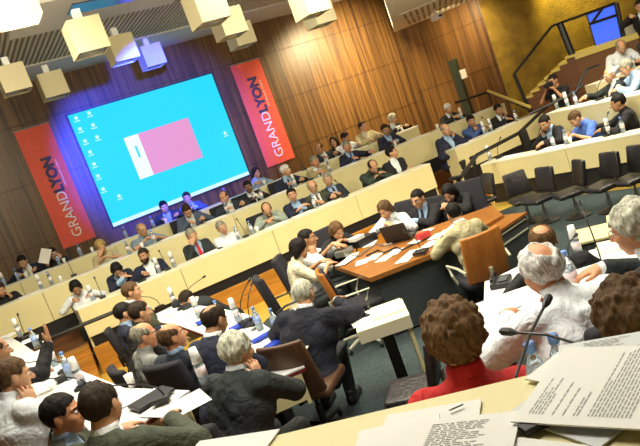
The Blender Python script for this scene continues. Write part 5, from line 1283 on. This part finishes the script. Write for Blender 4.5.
lpaper([(200, 442), (280, 430), (270, 460), (180, 466)], LZ+.002, 'white papers on the ledge below the silver-haired man in charcoal', M_PAPER)
# ------------------------------------------------------------------ light
SPREAD = 135
def area(name, loc, size, energy, col, rot=(0, 0, 0), sy=None):
    l = bpy.data.lights.new(name, 'AREA'); l.energy = energy; l.color = col; l.size = size
    if sy: l.shape = 'RECTANGLE'; l.size_y = sy
    o = bpy.data.objects.new(name, l); C.objects.link(o); o.location = loc; o.rotation_euler = rot; l.spread = math.radians(SPREAD); return o
WARM = (1, .92, .72)
def aim(o, t): o.rotation_euler = (Vector(t)-o.location).to_track_quat('-Z', 'Y').to_euler()
area('well_lamp', (.5, 8.5, 5.3), 2.0, 172, WARM); area('well_lamp', (-2.5, 6.5, 5.3), 2.0, 135, WARM); area('ring_lamp', (0, 3.5, 5.3), 2.0, 120, (1, .96, .84)); area('ring_lamp', (3.0, 5.5, 5.3), 2.0, 120, WARM)
aim(area('tier_lamp', (-3.0, 7.5, 5.2), 1.2, 68, WARM), (-4, 12, 1)); aim(area('tier_lamp', (1.0, 9.5, 5.2), 1.2, 64, WARM), (1.0, 13.5, 1))
area('side_lamp', (5.5, 10.5, 4.0), 1.5, 130, WARM)
w = corner1+WN*1.9-WD*2.3; aim(area('wall_washer', (w.x, w.y, 4.9), .8, 270, (1, .80, .44)), (corner1-WD*2.0)+Vector((0, 0, 2.4)))
w = (corner1+corner2)/2+Vector((-.2, -1.4, 0)); aim(area('wall_washer', (w.x, w.y, 4.0), .6, 52, (1, .76, .38)), ((corner1+corner2)/2)+Vector((.6, 0, 2.6)))
w = corner2+Vector((.7, -1.8, 0)); aim(area('wall_washer', (w.x, w.y, 3.95), .8, 42, (1, .80, .22)), corner2+Vector((2.0, -2.4, 2.4)))
l = bpy.data.lights.new('box_lamp', 'POINT'); l.energy = 60; l.color = WARM; l.shadow_soft_size = .2; o = bpy.data.objects.new('box_lamp', l); C.objects.link(o); o.location = LITC+Vector((0, 0, -.6))
aim(area('ceiling_fill', (-1.5, 3.6, 4.5), 1.6, 110, (1, .88, .60)), (-2.5, 10.5, 5.45)); aim(area('ceiling_fill', (4.0, 7.0, 3.6), 1.0, 60, (1, .90, .66)), (3.6, 15, 4.2))  # added unseen uplights that brighten the ceiling, its boxes and the soffit
# projector throwing its blue picture and halo on the screen wall
l = bpy.data.lights.new('projector_beam', 'SPOT'); l.energy = 8500; l.color = (.03, .06, 1); l.spot_size = math.radians(44); l.spot_blend = .5; l.shadow_soft_size = .05
o = bpy.data.objects.new('projector_beam', l); C.objects.link(o); sc_c = wl((u0+u1)/2, (z0+z1)/2, 0); o.location = (-1.06, 9.0, 4.25); aim(o, sc_c)
wd = bpy.data.worlds.new('world'); bpy.context.scene.world = wd; wd.use_nodes = True
wd.node_tree.nodes['Background'].inputs['Color'].default_value = (.9, .85, .75, 1); wd.node_tree.nodes['Background'].inputs['Strength'].default_value = .06
vs = bpy.context.scene.view_settings; vs.view_transform = 'Standard'; vs.look = 'None'; vs.exposure = .22; vs.gamma = 1; vs.use_curve_mapping = False
